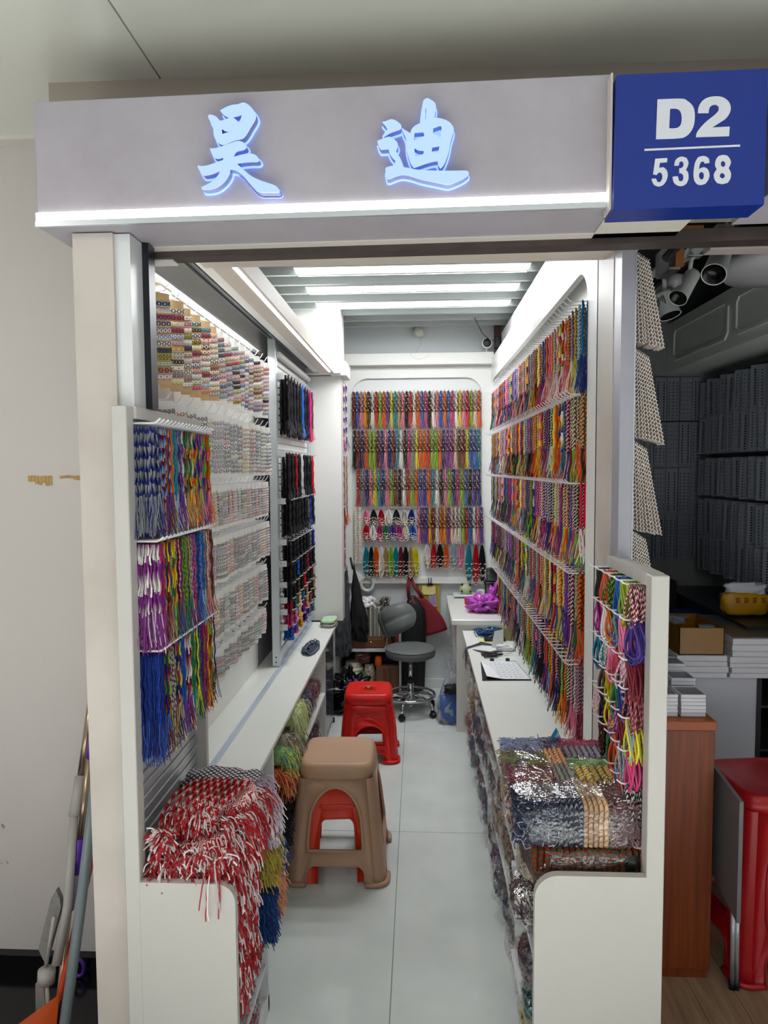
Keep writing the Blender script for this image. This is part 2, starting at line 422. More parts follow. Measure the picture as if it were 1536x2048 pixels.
# --- baffle ceiling of the stall with three panel lamps
panelg = mat('panel_glow', '#ffffff', .5, emit=5, ecol='#f8fbff')
bc = struct('ceiling_baffles', bx(-.82, .66, 1.99, 5.1, 2.735, 2.745), mat('baffle_back', '#5d6363', .6))
prof = MB(); prof.box(-.82, .655, -.012, .012, 2.650, 2.735, bev=.002)
pm = prof.mesh('ceiling_baffle', slatm)
y = 2.105; k = 0
while y < 5.06:
    link('ceiling_baffle', pm, bc, (0, y, 0)); y += .1875
lampc = (3.605, 3.98, 4.355)
for i, yy in enumerate(lampc):
    nm = ('nearest the entrance', 'in the middle', 'nearest the back wall')[i]
    t = thing('ceiling_lamp', 'long white LED panel lamp between ceiling baffles, ' + nm, 'lamp', (-.03, yy, 2.66), 0, 'LED panel lamps in the baffle ceiling')
    bx(-.60, .60, -.062, .062, .012, .045).build('lamp_housing', whitem, t)
    bx(-.592, .592, -.056, .056, 0.0, .012).build('diffuser', panelg, t)
    area('panel_lamp', (-.03, yy, 2.652), (0, 0, 0), 1.15, .1, 10.5, (.97, .99, 1.0))
area('strip_lamp', (-.549, 3.2, 2.25), (0, 0, 0), .012, 2.2, 1.5, (1, .99, .97))
area('niche_fill_lamp', (-.772, 2.65, 2.222), (0, radians(14), 0), .008, 1.45, 2.4, (1, .99, .97))  # lamp added to brighten the left wall niche
_ns = struct('niche_fill_base', bx(-.784, -.765, 1.92, 3.38, 2.228, 2.236), alu)
bx(-.777, -.772, 1.93, 3.37, 2.2265, 2.228).build('light_strip', mat('niche_fill_glow', '#ffffff', .5, emit=1.5, ecol='#f6f8ff'), _ns)  # glowing strip and its base, added to go with the niche lamp

struct('light_cover_plate', bx(-.84, -.62, 1.80, 4.40, 2.341, 2.352), white)  # plate added to keep panel lamp light off the top of the left wall
# --- door frame and front pillars
pil = NT('marbled_pillar'); pil.l(pil.ramp(pil.noise(4, 6), [(.3, '#bcb3a9'), (.7, '#cfc6be')]), pil.b.inputs['Base Color']); pil.b.inputs['Roughness'].default_value = .4; pil = pil.m
struct('trim_16', bx(-.80, -.7045, 1.60, 1.74, 0, 2.2), pil)
struct('trim_17', bx(-.7045, -.668, 1.61, 1.735, 1.801, 2.2), whitem)
struct('trim_18', bx(-.668, -.652, 1.68, 1.72, 1.801, 2.2), mat('door_rail_dark', '#10131f', .3))
struct('trim_19', bx(.53, .57, 1.93, 2.10, 0, 2.3), pil)
mp_ = struct('trim_20', bx(.532, .5665, 1.86, 1.93, 0, 2.3), mat('steel_post', '#b3b2bb', .4, .4, var=.2, vscale=9))
bx(.5665, .570, 1.858, 1.93, 0, 2.3).build('post_edge', alu, mp_)

# ================================================================ FASCIA
FA = atan2(-.034, 1.28)
fas = thing('shop_sign', 'long greyish white fascia sign with two lit blue-white characters above entrance', 'sign', (-.862, 1.565, 0), FA)
fasm = NT('fascia_board'); fasm.l(fasm.ramp(fasm.noise(2.5, 6, rough=.7), [(.3, '#a09aa0'), (.7, '#b3aeb6')]), fasm.b.inputs['Base Color']); fasm.b.inputs['Roughness'].default_value = .45; fasm = fasm.m
bx(0, 1.275, 0, .16, 2.203, 2.479, bev=.002).build('fascia_board', fasm, fas)
bx(0, 1.275, -.006, 0, 2.214, 2.2335).build('light_strip', mat('fascia_glow', '#ffffff', .5, emit=4.5, ecol='#fdfdff'), fas)
bx(-.001, 1.275, -.008, .001, 2.202, 2.214).build('lower_channel', alu, fas)
m = MB(); m.box(.0, 1.47, .155, .20, 2.2, 2.24); m.box(1.275, 1.47, .03, .2, 2.2, 2.22)
m.build('soffit_board', cream, fas)
bx(.0, 2.9, .185, .235, 2.185, 2.215).build('steel_track', mat('old_steel', '#5a4f4a', .5, .5, var=.4, vscale=20), fas)
bx(.06, 1.25, .10, .26, 2.479, 2.505).build('top_board', mat('bulkhead_paint', '#a79c8e', .6, var=.1), fas)
CHAR1 = [[[(0.4377,2.4265),(0.4522,2.4333),(0.4651,2.4368),(0.478,2.4376),(0.4852,2.44),(0.4938,2.4396),(0.5037,2.4324),(0.5121,2.4225),(0.5155,2.4129),(0.5125,2.4035),(0.5044,2.3916),(0.497,2.3797),(0.4896,2.3705),(0.481,2.366),(0.4694,2.3645),(0.4564,2.3602),(0.4462,2.3565),(0.4377,2.3568),(0.4291,2.3621),(0.4242,2.3705),(0.4223,2.3801),(0.4218,2.391),(0.4184,2.4008),(0.4129,2.4091),(0.4108,2.4161),(0.4145,2.4187),(0.4202,2.4178),(0.4288,2.414),(0.433,2.4096),(0.4373,2.4047),(0.4487,2.4069),(0.4574,2.41),(0.4632,2.4111),(0.4717,2.4066),(0.478,2.3988),(0.4809,2.4021),(0.4847,2.4115),(0.4858,2.4178),(0.4719,2.4142),(0.4604,2.4125),(0.4503,2.415),(0.4418,2.4216)],[(0.4391,2.3903),(0.4454,2.3853),(0.454,2.3829),(0.4641,2.3845),(0.4745,2.3875),(0.4727,2.3847),(0.4626,2.3811),(0.451,2.3789),(0.4403,2.3766)]],[[(0.4137,2.3483),(0.4201,2.3473),(0.4317,2.3489),(0.4447,2.3525),(0.4592,2.3567),(0.4708,2.3604),(0.4794,2.3606),(0.4865,2.3583),(0.4929,2.3519),(0.4928,2.3472),(0.4877,2.3439),(0.4791,2.3422),(0.4718,2.3405),(0.4674,2.3358),(0.4629,2.3271),(0.4731,2.3295),(0.4846,2.3318),(0.4961,2.3333),(0.5062,2.3329),(0.5147,2.3292),(0.5203,2.3228),(0.5202,2.3187),(0.5159,2.3169),(0.5045,2.3172),(0.4915,2.317),(0.48,2.3162),(0.4706,2.3145),(0.4784,2.308),(0.4911,2.2966),(0.5053,2.285),(0.5237,2.2761),(0.5408,2.27),(0.555,2.2647),(0.5621,2.2589),(0.5649,2.2527),(0.5606,2.2501),(0.5405,2.2508),(0.5247,2.2513),(0.5148,2.2559),(0.505,2.2659),(0.495,2.2771),(0.4866,2.2871),(0.4767,2.2957),(0.4668,2.3016),(0.456,2.3034),(0.4551,2.2952),(0.4491,2.2844),(0.4403,2.2751),(0.4285,2.2672),(0.4154,2.2628),(0.4008,2.262),(0.3936,2.2629),(0.393,2.2665),(0.3995,2.2696),(0.4113,2.2747),(0.4215,2.2812),(0.4305,2.2906),(0.4365,2.3027),(0.4263,2.2983),(0.4147,2.2946),(0.4044,2.2929),(0.3958,2.2932),(0.3901,2.3004),(0.3853,2.3102),(0.3867,2.3129),(0.3933,2.3113),(0.4034,2.3116),(0.4165,2.3145),(0.4296,2.3188),(0.4419,2.3218),(0.4443,2.3306),(0.4342,2.3275),(0.4255,2.3279),(0.4198,2.3322),(0.4157,2.3406)]]]
CHAR2 = [[[(0.7895,2.388),(0.7968,2.3885),(0.8055,2.3916),(0.8128,2.3913),(0.8215,2.3867),(0.8288,2.3801),(0.8302,2.3751),(0.8258,2.3718),(0.8155,2.3687),(0.8053,2.3655),(0.7951,2.3597),(0.79,2.3556),(0.7893,2.3571),(0.7937,2.3639),(0.801,2.3721),(0.796,2.3808)]],[[(0.7783,2.3484),(0.7863,2.3515),(0.798,2.3553),(0.8068,2.3556),(0.8154,2.3497),(0.822,2.3417),(0.8212,2.3346),(0.8176,2.327),(0.8212,2.3205),(0.827,2.3118),(0.8305,2.3032),(0.8327,2.2924),(0.8444,2.29),(0.8647,2.2856),(0.8864,2.2834),(0.9155,2.2816),(0.9443,2.2805),(0.9659,2.28),(0.9723,2.2766),(0.9723,2.2724),(0.963,2.2657),(0.9501,2.2598),(0.9357,2.2547),(0.9256,2.2537),(0.9082,2.2578),(0.8864,2.2629),(0.8676,2.2678),(0.8502,2.2741),(0.8385,2.2767),(0.8268,2.2771),(0.8151,2.2741),(0.8048,2.2701),(0.7989,2.2704),(0.7969,2.2775),(0.7954,2.2875),(0.7969,2.2932),(0.805,2.295),(0.8123,2.2968),(0.816,2.3023),(0.8168,2.308),(0.8109,2.3138),(0.8051,2.3226),(0.8022,2.3325),(0.7949,2.3321),(0.7862,2.3318),(0.7819,2.3376)]],[[(0.8317,2.3729),(0.8389,2.3677),(0.849,2.3616),(0.8519,2.3699),(0.8592,2.3766),(0.8708,2.3818),(0.8715,2.393),(0.8731,2.4069),(0.8752,2.4208),(0.8781,2.429),(0.8853,2.4322),(0.8926,2.4284),(0.9012,2.4211),(0.9033,2.4126),(0.9018,2.4028),(0.8996,2.3911),(0.9097,2.39),(0.9213,2.3866),(0.9299,2.3821),(0.937,2.3748),(0.9407,2.3662),(0.9385,2.3566),(0.9342,2.3427),(0.9313,2.3273),(0.927,2.3121),(0.9197,2.2955),(0.9125,2.2881),(0.9082,2.2945),(0.9067,2.3038),(0.8937,2.3021),(0.8793,2.2985),(0.8648,2.2941),(0.856,2.2916),(0.8502,2.2996),(0.8445,2.3153),(0.8409,2.331),(0.8402,2.3451),(0.8388,2.3551),(0.8344,2.3651)],[(0.8577,2.3641),(0.8765,2.3647),(0.8791,2.3548),(0.8562,2.3459)],[(0.8975,2.3723),(0.9126,2.3765),(0.9155,2.3728),(0.9125,2.3492),(0.9054,2.3551),(0.8967,2.3583)],[(0.8569,2.3325),(0.8649,2.3279),(0.8778,2.326),(0.8764,2.3176),(0.8597,2.3127)],[(0.8953,2.3324),(0.9105,2.3345),(0.9083,2.3199),(0.8938,2.3212)],[(0.8814,2.4135),(0.8827,2.4134),(0.8821,2.3876),(0.8806,2.3876)]]]
DIGITS = {'D': [[(1.3542,2.4),(1.4009,2.3994),(1.4139,2.3941),(1.4249,2.3828),(1.4287,2.3677),(1.4278,2.3482),(1.4217,2.3334),(1.411,2.3241),(1.398,2.3214),(1.3528,2.3215)],[(1.3796,2.3806),(1.3925,2.38),(1.4002,2.3742),(1.4032,2.3623),(1.4018,2.3493),(1.3965,2.3427),(1.3889,2.3413),(1.3785,2.3417)]],'2': [[(1.435,2.3695),(1.4357,2.3803),(1.4419,2.3918),(1.4525,2.3988),(1.4676,2.4009),(1.4826,2.3985),(1.4947,2.3894),(1.4992,2.3774),(1.4973,2.3668),(1.4901,2.3564),(1.4774,2.3483),(1.4636,2.3398),(1.498,2.3403),(1.4973,2.3216),(1.4322,2.3222),(1.4335,2.3308),(1.441,2.3413),(1.4536,2.3536),(1.4684,2.3649),(1.4757,2.3731),(1.4756,2.3806),(1.4701,2.3847),(1.4626,2.3837),(1.4573,2.3782),(1.4558,2.3687)]],'-': [[(1.3301,2.3029),(1.5193,2.3039),(1.5194,2.3003),(1.3301,2.2992)]],'5': [[(1.3519,2.2824),(1.3759,2.2831),(1.3756,2.2749),(1.3614,2.2744),(1.3599,2.2642),(1.3686,2.2649),(1.3753,2.2582),(1.3773,2.2482),(1.3746,2.2374),(1.3682,2.2294),(1.3595,2.2266),(1.3506,2.2306),(1.3462,2.2385),(1.3454,2.2429),(1.3537,2.243),(1.3571,2.2359),(1.3622,2.2353),(1.3664,2.2421),(1.3662,2.2508),(1.3622,2.2554),(1.3579,2.2534),(1.3558,2.2501),(1.3481,2.2515)]],'3': [[(1.39,2.2674),(1.3924,2.2782),(1.3988,2.2834),(1.4053,2.2846),(1.414,2.2817),(1.4181,2.2728),(1.4165,2.2642),(1.4134,2.2578),(1.4178,2.2522),(1.4188,2.2402),(1.4151,2.2305),(1.4075,2.2264),(1.3988,2.2272),(1.3911,2.2324),(1.3876,2.2413),(1.3875,2.2456),(1.3974,2.2458),(1.4001,2.2365),(1.4052,2.2352),(1.4088,2.2405),(1.4081,2.2482),(1.4038,2.252),(1.4005,2.2517),(1.4003,2.2615),(1.4047,2.2621),(1.4089,2.2667),(1.4081,2.2733),(1.4043,2.2759),(1.4001,2.2736),(1.3991,2.2671)]],'6': [[(1.4598,2.2701),(1.4586,2.2778),(1.453,2.2827),(1.4454,2.2843),(1.4368,2.2819),(1.4316,2.2723),(1.4293,2.2593),(1.4288,2.2463),(1.4312,2.2354),(1.4368,2.2286),(1.4445,2.2268),(1.4531,2.2291),(1.4588,2.2376),(1.4603,2.2473),(1.4568,2.2572),(1.4502,2.2618),(1.4437,2.261),(1.4394,2.2579),(1.4407,2.2677),(1.4435,2.273),(1.4478,2.2738),(1.4507,2.2694)],[(1.4439,2.2534),(1.4483,2.2511),(1.4495,2.2445),(1.4475,2.238),(1.4436,2.2375),(1.4398,2.2426),(1.4397,2.2491)]],'8': [[(1.4865,2.2848),(1.495,2.2828),(1.5006,2.2751),(1.5019,2.2674),(1.4979,2.2579),(1.5024,2.249),(1.5022,2.2382),(1.4974,2.2297),(1.4867,2.2272),(1.4758,2.2298),(1.4703,2.2383),(1.4694,2.2481),(1.4747,2.2572),(1.4711,2.2654),(1.4726,2.2761),(1.4778,2.2831)],[(1.4867,2.2734),(1.4911,2.27),(1.4912,2.2635),(1.487,2.2605),(1.4826,2.2639),(1.4824,2.2704)],[(1.4857,2.2496),(1.4905,2.2462),(1.4906,2.2408),(1.486,2.2376),(1.481,2.2411),(1.4809,2.2466)]]}
def grow(P, d):
    n = len(P); A_ = sum(P[i][0] * P[(i+1) % n][1] - P[(i+1) % n][0] * P[i][1] for i in range(n)); s = 1 if A_ > 0 else -1; out = []
    for i in range(n):
        a, b = P[i-1], P[(i+1) % n]; tx, tz = b[0] - a[0], b[1] - a[1]; l = sqrt(tx*tx + tz*tz) or 1
        out.append((P[i][0] + s * tz / l * d, P[i][1] - s * tx / l * d))
    return out
halo = mat('halo_acrylic', '#8fa0d0', .4, emit=1.8, ecol='#6f92ff')
glow = mat('letter_glow', '#20304c', .4, emit=1.15, ecol='#aac6ff')
ret = mat('letter_return', '#8b8fb4', .35, .2)
for nm, ch, lab in (('sign_letter', CHAR1, 'left brush style character, sun over sky'), ('sign_letter', CHAR2, 'right brush style character')):
    m = MB()
    for lp in ch:
        lo = [crom(p, 4) if i == 0 else p for i, p in enumerate(lp)]
        m.prism(lo[0], lo[1:], lambda u, v, s: (u, -.030 if s == 0 else -.024, v), mi=0)
        m.prism(lo[0], lo[1:], lambda u, v, s: (u, -.024 if s == 0 else -.006, v), mi=1)
        m.prism(grow(lo[0], .0028), [], lambda u, v, s: (u, -.006 if s == 0 else -.001, v), mi=2)
    o = m.build(nm, [glow, ret, halo], fas)
# blue number box
bs = thing('number_sign', 'blue box sign reading D2 5368 in white at right of entrance fascia', 'sign', (-.862, 1.565, 0), FA)
bluem = mat('blue_panel', '#14318a', .35, var=.10, vscale=3, spec=.4)
m = MB(); m.prism([(1.269, 2.183), (1.570, 2.184), (1.571, 2.451), (1.273, 2.453)], [], lambda u, v, s: (u, -.044 if s == 0 else .03, v))
m.build('blue_box', bluem, bs)
dig = mat('white_vinyl', '#d9dce4', .5)
for k, lp in DIGITS.items():
    m = MB(); lo = [crom(p, 4, sharp=40) if k != '-' else p for p in lp]
    m.prism(lo[0], lo[1:], lambda u, v, s: (u, -.0455 if s == 0 else -.0438, v))
    m.build('divider_line' if k == '-' else 'vinyl_character', dig, bs)
m = MB(); m.box(1.2645, 1.2685, -.03, .02, 2.19, 2.465); m.build('sealant_bead', cream, bs)
nf = thing('neighbour_sign', 'pale fascia end just right of the blue number box', 'sign', (-.862, 1.565, 0), FA)
bx(1.585, 2.3, -.03, .15, 2.21, 2.46).build('fascia_board', fasm, nf)
# ================================================================ MERCHANDISE KITS
PAL = ['#c8202c', '#e8641c', '#f0a81e', '#e8dc3c', '#8fbf3a', '#2f7d4a', '#2a8fa0', '#2f63b8', '#22307a', '#5b3a9a', '#8c3a8f',
       '#d0457f', '#f08aa8', '#f2c9b8', '#e9e2d2', '#b89a6a', '#6b4a30', '#2b2320', '#15151a', '#8f9298', '#a3b7c8', '#7a1f2e', '#f4f1ea']
NAME = dict(zip(PAL, ['red', 'orange', 'amber', 'yellow', 'lime', 'green', 'teal', 'blue', 'navy', 'violet', 'purple',
        'pink', 'rose', 'peach', 'cream', 'tan', 'brown', 'dark brown', 'black', 'grey', 'pale blue', 'maroon', 'white']))
P_ = {v: k for k, v in NAME.items()}
WORD = ['first', 'second', 'third', 'fourth', 'fifth', 'sixth', 'seventh', 'eighth', 'ninth', 'tenth']
def ordn(i):
    return WORD[i] if i < 10 else '%d%s' % (i + 1, {1: 'st', 2: 'nd', 3: 'rd'}.get((i + 1) % 10 if (i + 1) // 10 != 1 else 0, 'th'))

# local frame of every hanging kit: x along the wall, y away from the wall, z up; origin where the hook leaves the wall
def hook_mesh(L, up=.014, r=.0021):
    m = MB(); m.tube([(0, 0, 0), (0, L * .8, 0), (0, L * .88, .002), (0, L, up)], r, 5, mi=0); m.box(-.006, .006, -.002, .002, -.012, .012)
    return m.mesh('hook', hookm)
def bundle_meshes(seed, L, LT, w=.012, depth=(.014, .06), nx=2, ny=3, r=.0052, seg=15, tr=.0013, bead=None):
    q = random.Random(seed); a = MB(); b = MB()
    for iy in range(ny):
        for ix in range(nx):
            y = depth[0] + (depth[1] - depth[0]) * (iy + .5) / ny + q.uniform(-.003, .003)
            x = w * ((ix + .5) / nx - .5) * 2 + q.uniform(-.002, .002); l = L * q.uniform(.93, 1.05); z = q.random()
            P = [(x * .2, y, .004)]; rr = [r * .6]
            for k in range(1, seg + 1):
                t = k / seg
                P.append((x * min(1, .25 + t * 3) + .0015 * sin(k * 1.3 + seed), y + .0015 * cos(k * 1.1 + iy), -l * t)); rr.append(r * (1.12 if k % 2 else .86))
            a.tube(P, rr, 5, z=z, flat=.8)
            e = Vector(P[-1])
            threads(b, 5, lambda rn, e=e: (e.x + rn.uniform(-.003, .003), e.y + rn.uniform(-.003, .003), e.z + .004), lambda rn, p: (rn.uniform(-.14, .14), rn.uniform(-.14, .14), -1), (LT * .8, LT * 1.15), tr, 3, q, .35)
    return a.mesh('cords', CORD, True), b.mesh('tassel', THREAD)
def beaded_meshes(seed, L, LT):
    q = random.Random(seed); a = MB(); b = MB()
    for c in range(7):
        y = .02 + .007 * c; x = -.0095 + .0095 * (c * 3 % 7) / 3 + q.uniform(-.002, .002)
        n = 15
        for k in range(n):
            t = (k + .5) / n; z = -L * t; rr = (.0040 + .0022 * t) * q.uniform(.85, 1.15)
            cx, cy = x + q.uniform(-.003, .003), y + q.uniform(-.003, .003)
            vs = [(cx, cy, z + rr)] + [(cx + rr * cos(s * pi / 2.5), cy + rr * sin(s * pi / 2.5), z) for s in range(5)] + [(cx, cy, z - rr)]
            fs = [(0, 1 + s, 1 + (s + 1) % 5) for s in range(5)] + [(6, 1 + (s + 1) % 5, 1 + s) for s in range(5)]
            a.add(vs, fs, mi=(1, 2, 0, 2, 0)[(k * 3 + c) % 5] if t > .12 else 0)
        a.tube([(x * .2, y, .003), (x, y, -L)], .0022, 4, z=q.random(), mi=0)
        threads(b, 5, lambda rn, x=x, y=y: (x + rn.uniform(-.003, .003), y, -L), lambda rn, p: (rn.uniform(-.1, .1), rn.uniform(-.1, .1), -1), (LT * .85, LT * 1.1), .0011, 3, q, .3)
    return a.mesh('beaded_cords', [CORD, SHELL, BRONZE], True), b.mesh('tassel', THREAD)
def loop_meshes(seed, L, n=6, r=.0032, w=.02, shells=False, mt=None, dep=.05):
    q = random.Random(seed); a = MB()
    for i in range(n):
        y = .012 + dep * (i + .5) / n; ww = w * q.uniform(.15, 1.1); l = L * q.uniform(.85, 1.1); P = []
        sh = q.uniform(-.008, .008)
        for k in range(14):
            t = 2 * pi * k / 14; P.append((ww * sin(t) * (1 - .35 * cos(t)) + sh * (1 - cos(t)) / 2, y + .004 * sin(2 * t + i), -l * (1 - cos(t)) / 2 + .002))
        a.tube(P, r, 5, cap=False, z=q.random(), closed=True)
        if shells:
            for k in range(4, 11):
                p = P[k]; rr = .0065
                for s_ in (0,):
                    vs = [(p[0], p[1], p[2] + rr)] + [(p[0] + rr * cos(s * pi / 2.5), p[1] + rr * sin(s * pi / 2.5), p[2]) for s in range(5)] + [(p[0], p[1], p[2] - rr)]
                    a.add(vs, [(0, 1 + s, 1 + (s + 1) % 5) for s in range(5)] + [(6, 1 + (s + 1) % 5, 1 + s) for s in range(5)], mi=1)
    return a.mesh('cord_loops', [mt or CORD, SHELL], True)
BRONZE = mat('bronze_bead', '#6e4028', .25, .2, var=.5, vscale=60)
SHELL = mat('cowrie_shell', '#eadfce', .25, var=.35, vscale=90)
def hang(name, me, sub, loc, rz, cols, label, cat, group, st=1, subname='tassel', sx=1, sz=1):
    o = link(name, me, None, loc, rz); label = label.replace('braided cords with', 'cords with'); setcol(o, *cols, st=st); tag(o, label, cat, group)
    if sx != 1 or sz != 1: o.scale = (sx, 1, sz)
    if sub:
        c = link(subname, sub, o); setcol(c, *cols, st=st)
    return o
WEST, EAST, NORTH = -pi / 2, pi / 2, pi   # local y (out of the wall) turned to +x, -x, -y
def peg_rows(board, name, pts, hm, rz):
    for p in pts: link('hook', hm, board, p, rz)

# ---------------------------------------------------------------- east wall: five rows of braided cords
eb = thing('peg_panel', 'white recessed peg panel covering the right wall of the stall', 'peg panel', (0, 0, 0))
bx(.578, .598, 2.09, 4.99, .70, 2.40).build('panel_board', white, eb)
m = MB()
rowz = [2.175, 1.885, 1.60, 1.31, 1.01]
for z in rowz: m.box(.570, .578, 2.21, 4.95, z - .022, z + .010)
m.build('hook_rail', alu, eb)
hmE = hook_mesh(.105)
V = [bundle_meshes(11 + i, .160, .112, tr=.0015) for i in range(4)]
VL = [bundle_meshes(21 + i, .180, .118, r=.0075, nx=2, ny=3, tr=.0017) for i in range(3)]
VB = [bundle_meshes(31 + i, .185, .055, w=.024, nx=4, ny=3, r=.0058, tr=.003) for i in range(4)]
near = [
 [('blue', 'teal', 'navy', 1), ('teal', 'white', 'blue', 1), ('amber', 'dark brown', 'yellow', 1), ('grey', 'violet', 'white', 1), ('maroon', 'amber', 'orange', 1), ('cream', 'orange', 'rose', 2), ('orange', 'red', 'white', 2), ('green', 'yellow', 'red', 2),
  ('peach', 'rose', 'white', 2), ('cream', 'green', 'cream', 1), ('orange', 'peach', 'rose', 0), ('rose', 'red', 'peach', 0), ('orange', 'amber', 'peach', 0), ('navy', 'black', 'pink', 1), ('navy', 'grey', 'violet', 1), ('red', 'cream', 'pink', 1), ('yellow', 'peach', 'orange', 0)],
 [('tan', 'black', 'orange', 1), ('brown', 'cream', 'orange', 1), ('brown', 'cream', 'lime', 1), ('maroon', 'cream', 'maroon', 1), ('maroon', 'peach', 'purple', 1), ('navy', 'grey', 'teal', 1), ('yellow', 'navy', 'cream', 2), ('amber', 'navy', 'orange', 2),
  ('orange', 'amber', 'orange', 0), ('yellow', 'lime', 'yellow', 0), ('black', 'cream', 'white', 1), ('black', 'grey', 'grey', 1), ('navy', 'maroon', 'red', 1), ('black', 'cream', 'violet', 1), ('orange', 'red', 'orange', 2), ('purple', 'rose', 'yellow', 2), ('amber', 'lime', 'yellow', 2), ('red', 'peach', 'orange', 1), ('red', 'lime', 'red', 1)],
 [('#e5173f', '#e5173f', 'white', 0), ('black', 'cream', 'lime', 1), ('black', 'cream', 'pink', 1), ('violet', 'grey', 'blue', 1), ('orange', 'cream', 'orange', 1), ('black', 'cream', 'yellow', 1), ('maroon', 'pink', 'violet', 1), ('rose', 'white', 'purple', 1), ('lime', 'cream', 'amber', 1),
  ('black', 'white', 'orange', 1), ('black', 'cream', 'navy', 1), ('black', 'white', 'navy', 1), ('violet', 'cream', 'purple', 1), ('black', 'white', 'pink', 1), ('pink', 'white', 'maroon', 1)],
 [('orange', 'black', 'orange', 1), ('teal', 'amber', 'green', 1), ('maroon', 'cream', 'purple', 1), ('black', 'cream', 'purple', 1), ('purple', 'violet', 'navy', 1), ('amber', 'white', 'violet', 1), ('orange', 'yellow', 'yellow', 1), ('pale blue', 'white', 'blue', 1), ('red', 'amber', 'red', 2),
  ('black', 'navy', 'violet', 1), ('amber', 'cream', 'yellow', 1), ('black', 'tan', 'tan', 1)],
 [('maroon', 'pale blue', 'maroon', 1), ('grey', 'white', 'rose', 1), ('peach', 'navy', 'rose', 1), ('black', 'white', 'brown', 1), ('amber', 'maroon', 'orange', 1), ('lime', 'teal', 'amber', 1), ('black', 'brown', 'black', 1), ('maroon', 'cream', 'navy', 1), ('violet', 'black', 'black', 1), ('amber', 'red', 'orange', 1),
  ('lime', 'black', 'pale blue', 1), ('orange', 'red', 'purple', 1), ('maroon', 'orange', 'navy', 1), ('black', 'black', 'black', 0), ('violet', 'cream', 'black', 1)]]
rc = random.Random(5)
dark = ['black', 'navy', 'maroon', 'dark brown', 'brown', 'violet', 'purple', 'teal', 'green']
light_ = ['cream', 'peach', 'tan', 'white', 'amber', 'rose', 'pale blue', 'grey', 'orange', 'lime']
def rcol(row):
    a = rc.choice(dark if rc.random() < .72 else ['orange', 'red', 'pink', 'yellow']); b = rc.choice(['tan', 'brown', 'amber', 'orange', 'cream', 'rose', 'lime', 'maroon', 'grey', 'violet', 'dark brown']); c = rc.choice(light_ + dark + dark)
    return (a, b, c, 1 if rc.random() < .8 else 2)
nm_ = lambda c: 'scarlet' if c.startswith('#') else c
cv = lambda c: c if c.startswith('#') else P_[c]
pts = []
for r_i, z in enumerate(rowz):
    for i in range(54):
        y = 2.245 + i * .0503
        if r_i == 4 and y > 4.55: continue
        pts.append((.575, y, z))
        c = near[r_i][i] if i < len(near[r_i]) else rcol(r_i)
        a, b = (VL if (r_i in (1, 3) and i < 10 and i % 2 == 0) else V)[(i * 7 + r_i) % 3]
        hang('cord_bundle', a, b, (.575, y + rc.uniform(-.004, .004), z), EAST, [cv(k) for k in c[:3]],
             '%s and %s cords with %s tassels, %s from entrance, right wall row %s' % (nm_(c[0]), nm_(c[1]), nm_(c[2]), ordn(i), WORD[r_i]),
             'cord bundle', 'braided cord bundles on the right wall', st=c[3], sz=1.0 + rc.uniform(-.05, .06) + (.06 if r_i == 4 else 0))
peg_rows(eb, 'hook', pts, hmE, EAST)

# ---------------------------------------------------------------- front left rack: three rows of long necklaces
lr = thing('display_rack', 'tall white side rack at the left of the entrance, slat board facing the aisle', 'rack', (0, 0, 0))
m = MB()
m.box(-.703, -.667, 1.56, 1.60, 0, 1.800, bev=.002)
m.box(-.7035, -.660, 1.60, 2.09, 1.772, 1.8005)
m.box(-.7025, -.660, 2.068, 2.089, .65, 1.772)
m.build('frame', rackm, lr)
def arch_panel(m, xo, xi, zt, y0, y1, rad):
    P = [(xo, 0), (xi, 0), (xi, zt - rad)]; sgn = 1 if xi > xo else -1
    for k in range(1, 9):
        a = radians(90 * k / 8); P.append((xi - sgn * rad * (1 - cos(a)), zt - rad + rad * sin(a)))
    P.append((xo, zt)); m.prism(P, [], lambda u, v, s: (u, y0 if s == 0 else y1, v))
m = MB(); arch_panel(m, -.668, -.437, .668, 1.56, 1.58, .045); m.build('front_panel', rackm, lr)
m = MB(); m.box(-.703, -.696, 1.6, 2.068, .05, 1.772)
m.build('back_board', alu, lr)
slp = bx(-.696, -.690, 1.602, 2.066, 0, .024, bev=.002).mesh('slat', alu)
for i in range(34):
    z = .68 + i * .0315
    if z < 1.74: link('slat', slp, lr, (0, 0, z))
m = MB(); m.box(-.65, -.465, 1.581, 1.985, .42, .44); m.box(-.65, -.465, 1.581, 1.985, .14, .155); m.box(-.65, -.46, 1.985, 2.0, .0, .66); m.box(-.66, -.46, 1.58, 2.0, .0, .05)
m.build('bin_shelf', whitem, lr)
hmL = hook_mesh(.085, .010, .0026)
LV = [bundle_meshes(41 + i, .165, .085, w=.010, depth=(.008, .074), nx=3, ny=9, r=.0029, seg=17, tr=.0011) for i in range(3)]
